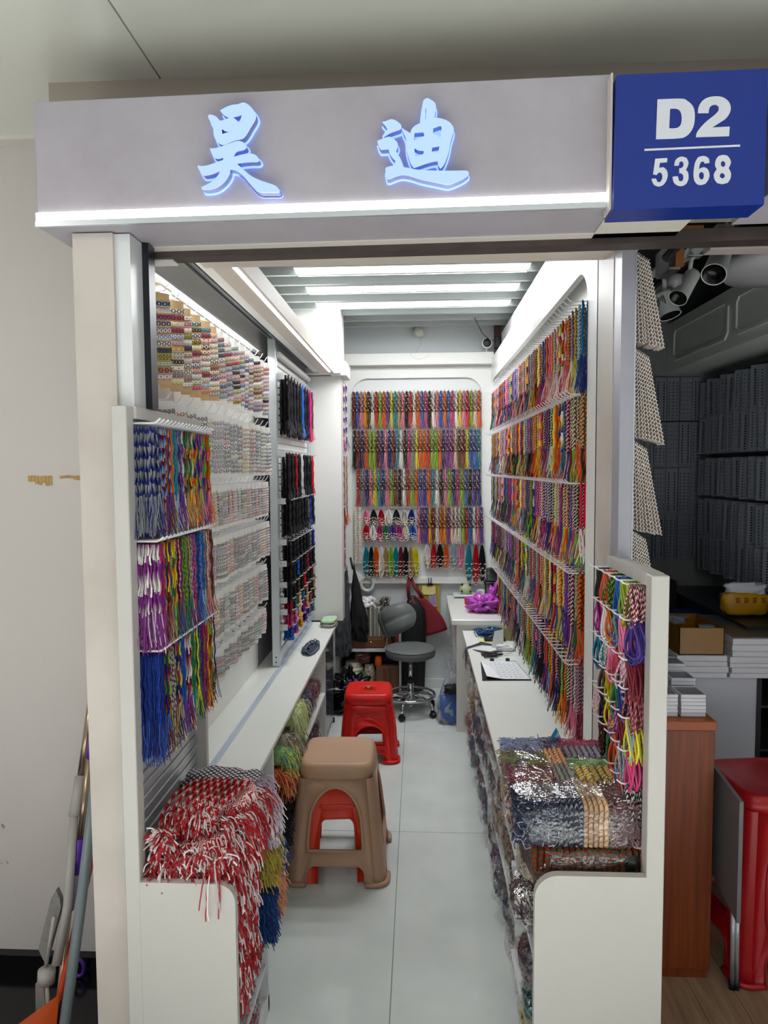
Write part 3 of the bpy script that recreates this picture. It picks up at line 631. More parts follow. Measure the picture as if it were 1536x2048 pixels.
rows = [(1.750, [('grey', 'navy', 'grey', 2.5), ('navy', 'grey', 'navy', 2.4), ('violet', 'pale blue', 'maroon', 2.5), ('navy', 'pale blue', 'violet', 2.4), ('orange', 'amber', 'brown', 0), ('teal', 'pale blue', 'pale blue', 0), ('violet', 'grey', 'violet', 1), ('violet', 'white', 'purple', 2), ('maroon', 'green', 'tan', 2), ('brown', 'green', 'amber', 2),
          ('maroon', 'cream', 'tan', 2), ('yellow', 'navy', 'orange', 2), ('pink', 'blue', 'lime', 2), ('teal', 'purple', 'rose', 2), ('purple', 'lime', 'violet', 2), ('red', 'orange', 'rose', 2), ('orange', 'lime', 'orange', 2)]),
        (1.470, [('purple', 'white', 'purple', 2), ('purple', 'pink', 'purple', 2), ('red', 'yellow', 'maroon', 2), ('green', 'violet', 'tan', 2), ('orange', 'yellow', 'green', 2), ('red', 'cream', 'brown', 1), ('navy', 'red', 'blue', 1), ('lime', 'dark brown', 'green', 1), ('lime', 'tan', 'green', 1), ('purple', 'cream', 'purple', 1), ('purple', 'rose', 'maroon', 1),
          ('blue', 'navy', 'blue', 1), ('blue', 'pale blue', 'blue', 1), ('blue', 'blue', 'pale blue', 1), ('cream', 'tan', 'tan', 1), ('peach', 'maroon', 'rose', 1), ('maroon', 'brown', 'brown', 1)]),
        (1.205, [('navy', 'blue', 'navy', 0), ('navy', 'blue', 'blue', 0), ('red', 'lime', 'maroon', 2), ('black', 'white', 'brown', 1), ('red', 'navy', 'tan', 2), ('violet', 'yellow', 'navy', 2), ('blue', 'violet', 'violet', 0), ('purple', 'cream', 'purple', 2), ('orange', 'white', 'maroon', 2), ('green', 'teal', 'teal', 0), ('yellow', 'amber', 'yellow', 0), ('teal', 'black', 'green', 1),
          ('purple', 'black', 'purple', 1), ('pink', 'violet', 'maroon', 1), ('yellow', 'orange', 'amber', 2), ('red', 'lime', 'brown', 2), ('maroon', 'navy', 'black', 2)])]
for r_i, (z, cs) in enumerate(rows):
    for i, c in enumerate(cs):
        y = 1.606 + i * .0262; a, b = LV[(i + r_i) % 3]
        link('hook', hmL, lr, (-.690, y, z + .012), WEST)
        hang('necklace_bundle', a, b, (-.690, y, z), WEST, [cv(k) for k in c[:3]],
             '%s and %s necklace bundle, %s from the front, %s row of left entrance rack' % (c[0], c[1], ordn(i), WORD[r_i]), 'necklace bundle', 'necklace bundles on the left entrance rack', st=c[3], sz=1.02 + rc.uniform(-.03, .03))

# ---------------------------------------------------------------- west wall: cards of woven bracelets
wb = thing('peg_panel', 'white recessed peg panel behind sliding door on left wall', 'peg panel', (0, 0, 0))
m = MB(); m.box(-.838, -.815, 1.86, 3.42, .651, 2.3); m.box(-.836, -.8145, 2.652, 2.655, .7, 2.3); m.build('panel_board', white, wb)
bx(-.838, -.815, 3.42, 4.48, .651, 2.3).build('panel_board', mat('shadow_board', '#8f9092', .6), wb)  # grey tone paints in the shade behind the sliding door
hmW = hook_mesh(.11, .022, .0022)
def card_mesh(w, h):
    m = MB(); n = 6
    for i in range(n):
        a = -w / 2 + w * i / n; b = a + w / n; f = lambda x: .009 * (1 - (2 * x / w) ** 2)
        m.add([(a, f(a), 0), (b, f(b), 0), (b, f(b), -h), (a, f(a), -h), (a, f(a) - .001, 0), (b, f(b) - .001, 0), (b, f(b) - .001, -h), (a, f(a) - .001, -h)], [(0, 3, 2, 1), (4, 5, 6, 7), (0, 1, 5, 4), (2, 3, 7, 6)])
    return m.mesh('bracelet_card', [cardm])
def band_mesh(w, hb, dark=False):
    m = MB(); n = 8; vs = []; tc = []
    f = lambda x: .0105 * (1 - (2 * x / w) ** 2) + .001
    ww = w * 1.08
    for i in range(n + 1):
        x = -ww / 2 + ww * i / n; y = f(x); dz = .004 * (2 * x / w) ** 2
        for j, (dy, zz) in enumerate(((0, 0), (.0022, -.0008), (.0022, -hb + .0008), (0, -hb))):
            vs.append((x, y + dy, zz + dz)); tc.append((i / n + .001, (0.02, .1, .9, .98)[j], .5))
    fs = [(i*4+j, (i+1)*4+j, (i+1)*4+j+1, i*4+j+1) for i in range(n) for j in range(3)]
    m.add(vs, fs, tc); return m.mesh('bracelet', BAND, True)
cardm = mat('kraft_card', '#d8b888', .7); cardw = mat('white_card', '#f6f6f2', .6)
crows = [(2.155, 15, .092, .26, .066), (1.850, 14, .098, .225, .070), (1.595, 19, .070, .160, .056), (1.408, 19, .070, .165, .062), (1.212, 18, .070, .170, .058), (1.005, 14, .092, .12, .060)]
pasta = ['#d9a3a0', '#9fb4c9', '#ead9b4', '#e7c0c8', '#b9c7a2', '#e9e4dc', '#c9b7d2', '#8fb8c6', '#e0906c', '#c94f6a', '#5c86b8', '#d6c34a', '#f2ede4', '#4a4a52', '#a58ea8']
whi = ['#f3efe8', '#eee9e4', '#f6f3ee', '#e6e0dc']; acc = ['#1b1b20', '#141418', '#1b1b20', '#8a3b48', '#39506b', '#c98f9a', '#6f9a8f', '#c9a35a', '#7a5b84', '#b5563d', '#2f2f36', '#94a0a8', '#1b1b20']
cards = {}
pts = []
for r_i, (z, n, dy, h, wd) in enumerate(crows):
    cm = card_mesh(wd, h); kraft = r_i == 0
    cmw = cm.copy(); cmw.materials[0] = cardw
    nb = (12, 11, 11, 10, 10, 7)[r_i]; hb = (h - .036) / nb * .74
    bm_ = band_mesh(wd, hb)
    for i in range(n):
        y = 1.965 + i * dy; pts.append((-.816, y, z + .004))
        k = kraft and i < 6
        q = link('bracelet_card', cm if k else cmw, None, (-.735 + rc.uniform(-.006, .006), y, z), -pi + radians(-38) if False else radians(180 - 50) * 1.0)
        q.rotation_euler[2] = radians(-148); q.rotation_euler[1] = rc.uniform(-.04, .04)
        theme = rc.choice(acc); th2 = rc.choice(acc)
        nmz = {'#1b1b20': 'black', '#8a3b48': 'wine', '#39506b': 'slate blue', '#c98f9a': 'dusty pink', '#6f9a8f': 'sage', '#c9a35a': 'gold', '#7a5b84': 'plum', '#b5563d': 'rust', '#2f2f36': 'charcoal', '#94a0a8': 'grey'}
        tag(q, ('kraft card wound with patterned pastel woven bracelets' if k else 'white card of %s and white woven bracelets' % nmz.get(theme, 'black')) + ', %s from entrance, left wall row %s' % (ordn(i), WORD[r_i]), 'bracelet card', 'bracelet cards on the left wall')
        for j in range(nb):
            b = link('bracelet', bm_, q, (0, 0, -.026 - j * (h - .036) / nb))
            if kraft and i < 6: c = (rc.choice(pasta), rc.choice(['#2a2a30', '#f0ece2', '#f0ece2', rc.choice(pasta)]), rc.choice(['#33302e', '#f5f2ea', rc.choice(pasta)]))
            elif kraft: c = (rc.choice(pasta + ['#2b2a2e']), rc.choice(whi + acc), rc.choice(acc))
            elif rc.random() < .15: c = (rc.choice(pasta), rc.choice(whi), rc.choice(acc))
            else: c = (rc.choice(whi), theme, rc.choice([th2, '#f4f1ec', theme]))
            setcol(b, *c, st=rc.choice((1, 2, 3, .5)))
        if (i * 2 + r_i) % 5 != 1:
            mm = cards.get('tie')
            if not mm:
                t_ = MB(); threads(t_, 60, lambda rn: (rn.choice((-1, 1)) * rn.uniform(.024, .032), -.006, rn.uniform(-.15, -.02)), lambda rn, p: (.2 * p.x / abs(p.x), rn.uniform(-.8, -.3), -1), (.02, .035), .0016, 2, random.Random(3)); mm = cards['tie'] = t_.mesh('knotted_ties', THREAD)
            t = link('knotted_ties', mm, q); t['kind'] = 'stuff'; t.scale = (1, 1, h / .26); setcol(t, '#1b1b20', '#3a2a40', '#1b1b20')
peg_rows(wb, 'hook', pts, hmW, WEST)

# ---------------------------------------------------------------- sliding door with black cords
sd = thing('sliding_panel', 'aluminium framed sliding panel hung with black cords on left wall', 'sliding panel', (0, 0, 0))
m = MB(); m.box(-.742, -.702, 3.42, 3.46, .652, 2.30, bev=.002); m.box(-.742, -.702, 4.44, 4.48, .652, 2.30); m.box(-.735, -.712, 3.46, 4.44, .652, .72); m.box(-.735, -.712, 3.46, 4.44, 2.26, 2.30)
m.build('frame', alu, sd)
bx(-.728, -.722, 3.46, 4.44, .72, 2.26).build('slat_backing', mat('slat_back', '#c9cbc8', .5), sd)
sl = bx(-.722, -.716, 3.46, 4.44, 0, .030, bev=.0025).mesh('slat', white)
for i in range(43): link('slat', sl, sd, (0, 0, .725 + i * .0355))
m = MB(); m.tube([(-.695, 3.46, 2.225), (-.695, 4.42, 2.225)], .016, 8); m.build('top_tube', whitem, sd)
m = MB()
for z in (.675, .70): m.tube([(-.7225, 3.4195, z), (-.7225, 3.418, z)], .004, 8)
m.build('screw', black, sd)
hmS = hook_mesh(.075, .008, .0028)
srows = [(2.125, 10, .24, 1.25), (1.735, 9, .20, 1), (1.495, 9, .15, .8), (1.285, 8, .10, .55), (1.175, 8, .10, .5), (1.065, 8, .08, .45), (.985, 7, .07, .4), (.925, 7, .07, .35), (.845, 6, .06, .35)]
for r_i, (z, n, L, s_) in enumerate(srows):
    bm_ = bx(-.716, -.672, 0, .012, -.03, .0).mesh('bracket', whitem)
    link('bracket', bm_, sd, (0, 3.475, z + .01)); bx(-.716, -.708, 3.47, 4.40, z - .008, z + .010).build('hook_rail', whitem, sd)
    for i in range(n):
        y = 3.515 + i * (.88 / n)
        link('hook', hmS, sd, (-.708, y, z), WEST)
        c = ('black', 'black', 'black', 0)
        if r_i == 0: c = {5: ('blue', 'blue', 'blue', 0), 8: ('#e81f8f', '#e81f8f', '#e81f8f', 0), 9: ('black', 'dark brown', 'tan', 1)}.get(i, c)
        if r_i == 1: c = {2: ('maroon', 'red', 'black', 1), 4: ('grey', 'white', 'grey', 1), 8: ('red', 'black', 'red', 0)}.get(i, c)
        if r_i in (2, 3): c = {7: ('navy', 'blue', 'navy', 0), 6: ('black', 'grey', 'black', 1)}.get(i, c)
        if r_i == 4: c = {2: ('blue', 'navy', 'black', 0), 5: ('maroon', 'red', 'maroon', 0)}.get(i, c)
        if r_i == 5: c = {4: ('red', 'maroon', 'red', 0), 7: ('tan', 'cream', 'brown', 1), 2: ('brown', 'black', 'brown', 1)}.get(i, c)
        if r_i == 6: c = [('maroon', 'red', 'black', 1), ('green', 'black', 'teal', 1), ('cream', 'tan', 'cream', 1), ('teal', 'navy', 'black', 1), ('tan', 'brown', 'tan', 1), ('black', 'green', 'black', 0), ('brown', 'tan', 'brown', 1)][i]
        if r_i == 7: c = [('pink', 'rose', 'pink', 0), ('rose', 'white', 'pink', 0), ('amber', 'white', 'amber', 1), ('violet', 'red', 'violet', 1), ('amber', 'cream', 'orange', 1), ('maroon', 'rose', 'brown', 1), ('black', 'brown', 'black', 1)][i]
        if r_i == 8: c = [('blue', 'blue', 'blue', 0), ('blue', 'pink', 'pink', 0), ('amber', 'yellow', 'amber', 0), ('violet', 'navy', 'violet', 0), ('navy', 'grey', 'pale blue', 1), ('teal', 'black', 'grey', 1)][i]
        a, b = VB[(i + r_i) % 4]
        n1, n2 = ('hot pink' if k.startswith('#') else k for k in c[:2])
        o = hang('cord_bundle', a, b, (-.708, y, z), WEST, [cv(k) for k in c[:3]],
             '%s cord bundle on sliding panel, %s hook from entrance in row %s' % (n1 if n1 == n2 else n1 + ' and ' + n2, ordn(i), WORD[r_i]), 'cord bundle', 'cord bundles on the sliding panel', st=c[3], sx=1.35, sz=L / .185 * .95)

# ---------------------------------------------------------------- back wall: beaded necklaces
nb_ = thing('peg_panel', 'white peg panel with rounded frame on the back wall', 'peg panel', (0, 0, 0))
bx(-.50, .49, 5.125, 5.139, .84, 2.36).build('panel_board', mat('back_board', '#dfe3e2', .5), nb_)
hmN = hook_mesh(.085, .008, .0016)
BV = [beaded_meshes(61 + i, .15, .115) for i in range(3)]
LM = [loop_meshes(71 + i, .13, 10, .0032, .022, True) for i in range(3)]
LLM = [loop_meshes(75 + i, .24, 10, .0032, .021, True) for i in range(2)]
top = 'maroon blue rose amber dark_brown white red lime orange violet yellow teal tan rose black red white orange blue pink black white rose blue orange blue pink white yellow rose red lime peach orange'.split()
r2 = 'black maroon navy orange lime lime maroon navy rose navy maroon teal white black pink grey yellow orange orange red lime lime orange navy purple purple peach brown maroon yellow blue blue teal'.split()
r3 = 'red grey navy rose yellow teal navy rose lime maroon black white red lime orange blue violet orange teal white black rose lime navy pink lime blue black violet navy'.split()
r4 = 'rose violet violet amber maroon cream orange amber purple peach white cream lime red blue white rose violet'.split()
def back(label, cat, grp, x, z, me, sub, cols, st=0, sz=1, name='beaded_necklace_bundle'):
    link('hook', hmN, nb_, (x, 5.125, z + .004), NORTH)
    return hang(name, me, sub, (x, 5.125, z), NORTH, cols, label, cat, grp, st=st, sz=sz)
for r_i, (z, lst, x0, x1, skip, sz) in enumerate([(2.215, top, -.470, .445, (), 1), (1.932, r2, -.465, .445, (), 1.05), (1.645, r3, -.44, .445, (), 1), (1.365, r4, .005, .465, (), 1)]):
    m = bx(min(x0, -.48) if r_i < 3 else -.38, .48, 5.118, 5.126, z - .008, z + .012); m.build('hook_rail', whitem, nb_)
    for i, c in enumerate(lst):
        c = c.replace('_', ' '); x = x0 + (x1 - x0) * i / (len(lst) - 1); a, b = BV[(i * 2 + r_i) % 3]
        back('%s beaded necklace bundle, %s from left in %s row of the back wall' % (c, ordn(i), WORD[r_i]), 'necklace bundle', 'beaded necklaces on the back wall', x, z, a, b, (P_[c], P_['tan'], P_[c]), 0, sz)
for r_i, (z, lst, x0, dx) in enumerate([(1.350, 'rose black red white black cream navy'.split(), -.385, .056), (1.235, 'red white pink green violet pink cream blue'.split(), -.385, .049)]):
    for i, c in enumerate(lst):
        link('hook', hmN, nb_, (x0 + dx * i, 5.125, z + .004), NORTH)
        hang('shell_bracelet_loops', LM[i % 3], None, (x0 + dx * i, 5.125, z), NORTH, (P_[c], P_[c], P_['cream']),
             '%s cord loops with white shells, %s from left, %s loop row of back wall' % (c, ordn(i), ('upper', 'lower')[r_i]), 'bracelet loops', 'shell loops on the back wall', st=0, sz=.85)
for i, c in enumerate('teal black orange white tan lime teal maroon black tan yellow'.split()):
    x = -.385 + i * .0365; link('hook', hmN, nb_, (x, 5.125, 1.078), NORTH)
    hang('shell_bracelet_loops', LLM[i % 2], None, (x, 5.125, 1.075), NORTH, (P_[c], P_[c], P_['cream']), '%s cord and shell strand bundle, %s from left in lowest back row' % (c, ordn(i)), 'shell strands', 'shell strands in the lowest back row', st=0, sz=.88)
for i, (x, c) in enumerate([(.065, 'white'), (.115, 'red'), (.160, 'black'), (.205, 'orange'), (.262, 'pale blue'), (.315, 'rose'), (.372, 'teal'), (.425, 'red'), (.470, 'black')]):
    zz = 1.095 if i < 6 else 1.09; link('hook', hmN, nb_, (x, 5.125, zz + .003), NORTH)
    hang('shell_bracelet_loops', LLM[i % 2], None, (x, 5.125, zz), NORTH, (P_[c], P_[c], P_['cream']), '%s corded shell necklace loops, %s of the hanging loops right of low shell strands' % (c, ordn(i)), 'necklace loops', 'necklace loops low on the back wall', st=0, sz=.72 if i < 6 else 1.12)
for i, x in enumerate((-.462, -.432)):
    m = MB(); q = random.Random(i)
    for k in range(34):
        for s_ in (0, 1):
            rr = .008; p = (x + .011 * (s_ - .5) + q.uniform(-.002, .002), 5.08, 1.365 - k * .0125)
            m.add([(p[0], p[1], p[2] + rr)] + [(p[0] + rr * cos(s * pi / 2.5), p[1] + rr * sin(s * pi / 2.5), p[2]) for s in range(5)] + [(p[0], p[1], p[2] - rr)], [(0, 1 + s, 1 + (s + 1) % 5) for s in range(5)] + [(6, 1 + (s + 1) % 5, 1 + s) for s in range(5)])
        m.tube([(x, 5.125, 1.372), (x, 5.08, 1.37), (x, 5.08, .94)], .002, 4) if k == 0 else None
    tag(m.build('shell_strand', SHELL, None, True), '%s long white cowrie shell strand at left edge of back wall' % ('outer', 'inner')[i], 'shell strand', 'long shell strands on the back wall')
bx(-.42, .38, 5.112, 5.126, .835, .85).build('lower_rail', whitem, nb_)
# narrow recess beside the column, long strands hanging on brackets
rk = thing('peg_panel', 'narrow side peg strip in the recess left of the back wall', 'peg panel', (0, 0, 0))
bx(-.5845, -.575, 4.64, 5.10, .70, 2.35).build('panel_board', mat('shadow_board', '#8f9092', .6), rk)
brk = MB(); brk.add([(0, 0, 0), (.07, 0, 0), (0, 0, -.08), (0, .004, 0), (.07, .004, 0), (0, .004, -.08)], [(0, 1, 2), (3, 5, 4), (0, 3, 4, 1), (1, 4, 5, 2), (0, 2, 5, 3)])
bkm = brk.mesh('bracket', whitem)
for z in (2.30, 2.05, 1.97, 1.87, 1.40, 1.10, .95): link('bracket', bkm, rk, (-.575, 4.80, z))
LS = [bundle_meshes(91 + i, .40, .12, w=.014, nx=3, ny=3, r=.006, seg=26) for i in range(2)]
for i, (x, y, z, c, t_) in enumerate([(-.575, 4.85, 2.27, ('pink', 'white', 'rose'), 2), (-.562, 4.93, 2.27, ('navy', 'white', 'violet'), 2), (-.575, 4.85, 1.74, ('teal', 'peach', 'maroon'), 2), (-.562, 4.93, 1.74, ('brown', 'cream', 'orange'), 1), (-.572, 4.86, 1.30, ('maroon', 'rose', 'tan'), 1)]):
    a, b = LS[i % 2]
    hang('strand_bundle', a, b, (x, y, z), WEST, [P_[k] for k in c], 'long %s and %s strand bundle in the narrow recess, %s' % (c[0], c[1], ('top front', 'top rear', 'middle front', 'middle rear', 'lowest')[i]), 'strand bundle', 'long strands in the recess', st=t_, sz=.86 if i == 4 else .96, sx=1.2)
# ================================================================ front right rack with bracelet loops
rr_ = thing('display_rack', 'low white side rack at right of entrance, slat board with bracelet loops', 'rack', (0, 0, 0))
m = MB(); m.box(.522, .562, 1.56, 1.60, 0, 1.408, bev=.002); m.box(.5215, .5625, 1.60, 1.925, 1.380, 1.4085); m.box(.525, .53, 1.905, 1.924, .05, 1.380)
m.build('frame', rackm, rr_)
m = MB(); arch_panel(m, .524, .268, .708, 1.56, 1.58, .055); m.build('front_panel', rackm, rr_)
bx(.556, .561, 1.6, 1.905, .05, 1.380).build('back_board', alu, rr_)
slp2 = bx(.549, .556, 1.602, 1.903, 0, .024, bev=.002).mesh('slat', alu)
for i in range(21): link('slat', slp2, rr_, (0, 0, .72 + i * .0315))
m = MB(); m.box(.285, .53, 1.58, 2.08, .42, .44); m.box(.285, .53, 1.58, 2.08, .14, .155)
m.build('bin_shelf', whitem, rr_)
hmR = hook_mesh(.078, .010, .0022)
RL = [loop_meshes(101 + i, .090, 17, .0026, .024, mt=(THREAD if i else None), dep=.044) for i in range(3)]
RC = [(1.375, [('red', 'white', 'maroon'), ('lime', 'yellow', 'cream'), ('blue', 'teal', 'blue'), ('green', 'lime', 'black'), ('orange', 'rose', 'red'), ('dark brown', 'brown', 'black')]),
      (1.290, [('violet', 'navy', 'rose'), ('rose', 'peach', 'rose'), ('pale blue', 'blue', 'grey'), ('orange', 'amber', 'orange'), ('white', 'black', 'white'), ('purple', 'pink', 'purple')]),
      (1.195, [('maroon', 'red', 'maroon'), ('purple', 'rose', 'white'), ('pink', 'orange', 'yellow'), ('rose', 'pink', 'peach'), ('white', 'white', 'grey'), ('teal', 'navy', 'black')]),
      (1.125, [('maroon', 'rose', 'brown'), ('navy', 'blue', 'grey'), ('green', 'black', 'teal'), ('yellow', 'orange', 'lime'), ('brown', 'dark brown', 'black')]),
      (1.055, [('yellow', 'pale blue', 'yellow'), ('maroon', 'white', 'rose'), ('purple', 'violet', 'rose'), ('yellow', 'red', 'lime'), ('black', 'green', 'black'), ('pink', 'rose', 'white')]),
      (.975, [('pink', 'lime', 'green'), ('white', 'grey', 'pale blue'), ('orange', 'red', 'yellow'), ('green', 'pale blue', 'brown'), ('maroon', 'brown', 'black')]),
      (.895, [('black', 'white', 'black'), ('red', 'white', 'maroon'), ('blue', 'pale blue', 'white')])]
for r_i, (z, cs) in enumerate(RC):
    for i, c in enumerate(cs):
        y = 1.628 + i * (.285 / max(5, len(cs) - 1)); link('hook', hmR, rr_, (.549, y, z + .003), EAST)
        o_ = hang('bracelet_loops', RL[(i + r_i) % 3], None, (.549, y, z), EAST, [P_[k] for k in (c[2], c[1], c[0])], '%s and %s cord bracelets, %s from front, %s row of low right rack' % (c[0], c[1], ordn(i), WORD[r_i]),
             'bracelet loops', 'bracelet loops on the low right rack', st=1 if (i + r_i) % 3 == 0 else 0, sz=rc.uniform(.95, 1.25)); o_.rotation_euler[2] += rc.uniform(-.35, .35); o_.rotation_euler[1] = rc.uniform(-.12, .12)

# ================================================================ COUNTERS
ctm = NT('white_worktop'); ctm.l(ctm.ramp(ctm.noise(2.2, 5), [(.35, '#dfe2dc'), (.7, '#e8eae5')]), ctm.b.inputs['Base Color']); ctm.b.inputs['Roughness'].default_value = .3; ctm = ctm.m
t = thing('worktop', 'long narrow white worktop along the left wall with sliding door track', 'worktop', (0, 0, 0))
bx(-.838, -.530, 2.0, 4.46, .632, .65, bev=.0015).build('top_board', ctm, t)
m = MB(); m.box(-.712, -.686, 2.0, 4.45, .65, .6515); m.box(-.703, -.7015, 2.0, 4.45, .6515, .654); m.box(-.6965, -.695, 2.0, 4.45, .6515, .654)
m.build('door_track', mat('track_blueish', '#ccd6e4', .25, .3), t)
t = thing('worktop', 'long white worktop along the right wall', 'worktop', (0, 0, 0))
bx(.272, .598, 1.93, 4.235, .632, .65, bev=.0015).build('top_board', ctm, t)
def cabinet(label, x0, x1, face, divs, shelves, y1):
    t = thing('open_cabinet', label, 'cabinet', (0, 0, 0))
    for y in divs: bx(x0, x1, y - .009, y + .009, .04, .632).build('divider', white, t)
    for z in shelves: bx(x0, x1, divs[0] + .009, divs[-1] - .009, z, z + .016).build('shelf', white, t)
    bx(x0, x1, divs[0], divs[-1], 0, .04).build('plinth', white, t)
    xb = x0 if face > 0 else x1
    bx(xb - (.006 if face < 0 else 0), xb + (.006 if face > 0 else 0), divs[0], divs[-1], .04, .632).build('back_panel', white, t)
    return t
cabinet('white open shelved cabinet under the left worktop', -.81, -.545, 1, [2.06, 2.50, 3.10, 3.95], [.33], 3.95)
cabinet('white open shelved cabinet under the right worktop', .300, .570, -1, [2.10, 2.95, 3.6, 4.215], [.22, .43], 4.2)
m = MB(); m.box(-.81, -.565, 3.98, 4.42, .03, .63, bev=.006)
t = thing('small_fridge', 'grey glass-fronted cabinet at far end under left worktop', 'fridge', (0, 0, 0))
m.build('body', mat('dark_body', '#3d4347', .4), t)
bx(-.565, -.556, 4.0, 4.41, .05, .61).build('glass_door', mat('grey_glass', '#5b666c', .08, .3), t)
m = MB(); m.box(-.568, -.553, 3.97, 4.0, .02, .62); m.build('door_edge', alu, t)
m = MB(); m.box(-.56, -.55, 3.98, 4.0, 0, .03); m.box(-.56, -.55, 4.39, 4.41, 0, .03); m.box(-.8, -.79, 3.98, 4.0, 0, .03); m.build('foot', black, t)

# desk at the back right
t = thing('desk', 'white desk at the back right, higher than the worktop', 'desk', (0, 0, 0))
bx(.205, .56, 4.25, 5.09, .678, .715, bev=.006).build('desk_top', ctm, t)
bx(.237, .545, 4.262, 4.28, 0, .678).build('side_panel', mat('cream_side', '#dfe0d6', .4), t)
bx(.243, .26, 4.29, 4.66, .49, .675, bev=.002).build('drawer', white, t)
bx(.237, .26, 4.68, 5.08, 0, .678).build('door', white, t)
m = MB(); m.lathe([(.004, 0), (.008, .004), (.009, .01), (.004, .014)], (.243, 4.6, .5), 10, axis='x'); m.lathe([(.003, 0), (.008, .006), (.003, .012)], (.228, 4.74, .42), 10, axis='x'); m.build('knob', chrome, t)
m = MB(); m.tube([(.222, 4.72, .585), (.215, 4.72, .56), (.218, 4.725, .53)], .0018, 5); m.box(.212, .216, 4.71, 4.722, .50, .545); m.lathe([(.009, 0), (.009, .003)], (.215, 4.716, .56), 10, axis='x'); m.build('key', chrome, t)

# ================================================================ BAGS AND BUNDLES
def clearfilm():
    t = NT('clear_plastic_film'); out = t.o
    gl = t.n('ShaderNodeBsdfGlossy'); gl.inputs['Roughness'].default_value = .08; gl.inputs['Color'].default_value = (1, 1, 1, 1)
    tr = t.n('ShaderNodeBsdfTransparent'); tr.inputs[0].default_value = (.97, .97, .98, 1)
    lw = t.n('ShaderNodeLayerWeight'); lw.inputs['Blend'].default_value = .35
    bp = t.n('ShaderNodeBump'); bp.inputs['Strength'].default_value = 1; bp.inputs['Distance'].default_value = .012
    n1 = t.noise(28, 3, rough=.55); t.l(n1, bp.inputs['Height']); t.l(bp.outputs[0], gl.inputs['Normal']); t.l(bp.outputs[0], lw.inputs['Normal'])
    f = t.math('ADD', t.math('MULTIPLY', lw.outputs['Facing'], .38), .055)
    mx = t.n('ShaderNodeMixShader'); t.l(f, mx.inputs[0]); t.l(tr.outputs[0], mx.inputs[1]); t.l(gl.outputs[0], mx.inputs[2]); t.l(mx.outputs[0], out.inputs[0]); return t.m
FILM = clearfilm()
def knit(name, a, b, c=None, s=160, kind='chev'):
    t = NT(name); tc = t.n('ShaderNodeTexCoord'); sp = t.n('ShaderNodeSeparateXYZ'); t.l(tc.outputs['Object'], sp.inputs[0]); x, y, z = sp.outputs
    u = t.math('ADD', x, y); v = t.math('SUBTRACT', t.math('ADD', x, z), t.math('MULTIPLY', y, .6))
    if kind == 'net':
        d1 = t.math('FRACT', t.math('MULTIPLY', t.math('ADD', x, t.math('ADD', y, z)), s)); d2 = t.math('FRACT', t.math('MULTIPLY', t.math('SUBTRACT', x, t.math('ADD', y, z)), s))
        f = t.math('MAXIMUM', t.math('GREATER_THAN', d1, .66), t.math('GREATER_THAN', d2, .66)); h = f
    else:
        wn = t.noise(35, 2); au = t.math('ABSOLUTE', t.math('SUBTRACT', t.math('FRACT', t.math('MULTIPLY', u, s * .45)), .5))
        h = t.math('FRACT', t.math('ADD', t.math('ADD', t.math('MULTIPLY', v, s), t.math('MULTIPLY', au, 1.4)), t.math('MULTIPLY', wn, 3.0)))
        f = t.math('GREATER_THAN', h, .5)
    col = t.mix(f, lin(a), lin(b))
    if c: col = t.mix(t.math('MULTIPLY', t.math('GREATER_THAN', t.noise(14, 2), .55), .8), col, lin(c))
    t.l(col, t.b.inputs['Base Color']); t.b.inputs['Roughness'].default_value = .8; t.bump(h, .7, .003); return t.m
K_RW = knit('knit_red_white', '#a8141f', '#efdcd8', s=120)
K_NET = knit('knit_black_white', '#cfc2cb', '#0b0a0d', s=58, kind='net')
K_RG = knit('knit_red_green', '#7c1f1c', '#24512c', s=110)
rb = random.Random(31)
def fringe(parent, cols, n, origin, direct, L, r=.0017, seg=4, droop=.5, seed=1, name='fringe', sides=3):
    m = MB(); threads(m, n, origin, direct, L, r, seg, random.Random(seed), droop, sides)
    o = m.build(name, THREAD2, parent); setcol(o, *cols); o['kind'] = 'stuff'; return o
# left bin: red and white braided belts piled up and hanging over the edge
def pile(label, cols, kmat, blobs, fr, name='braided_belt_bundle', cat='belt bundle', group=None):
    m = MB()
    for k, b in enumerate(blobs): m.blob(*b[:2], e=.75, n=26, m=14, amp=.13, freq=2.5, seed=k + len(label), rot=b[2] if len(b) > 2 else 0)
    o = m.build(name, kmat, None, True); tag(o, label, cat, group)
    for k, f in enumerate(fr): fringe(o, cols, *f, seed=k + 3)
    return o
RWc = ('#b01823', '#efe4e2', '#b01823')
pile('red and white braided belt bundle lying lowest in left bin behind front panel', RWc, K_RW,
     [((-.555, 1.70, .655), (.10, .11, .075), .1)],
     [(420, lambda q: (q.uniform(-.655, -.45), q.uniform(1.585, 1.62), q.uniform(.66, .73)), lambda q, p: (q.uniform(-.8, 1), -.5, q.uniform(-.6, .8)), (.02, .045), .0019, 5, .5),
      (160, lambda q: (-.62 + q.uniform(-.01, .01), 1.60, .76 + q.uniform(-.01, .01)), lambda q, p: (q.uniform(-1, 1), -.5, q.uniform(-.6, 1)), (.03, .05), .0019, 4, .4),
      (14, lambda q: (q.uniform(-.52, -.48), 1.60, q.uniform(.68, .72)), lambda q, p: (.2, -1.3, .1), (.10, .15), .0018, 7, 1.2)], group=None)
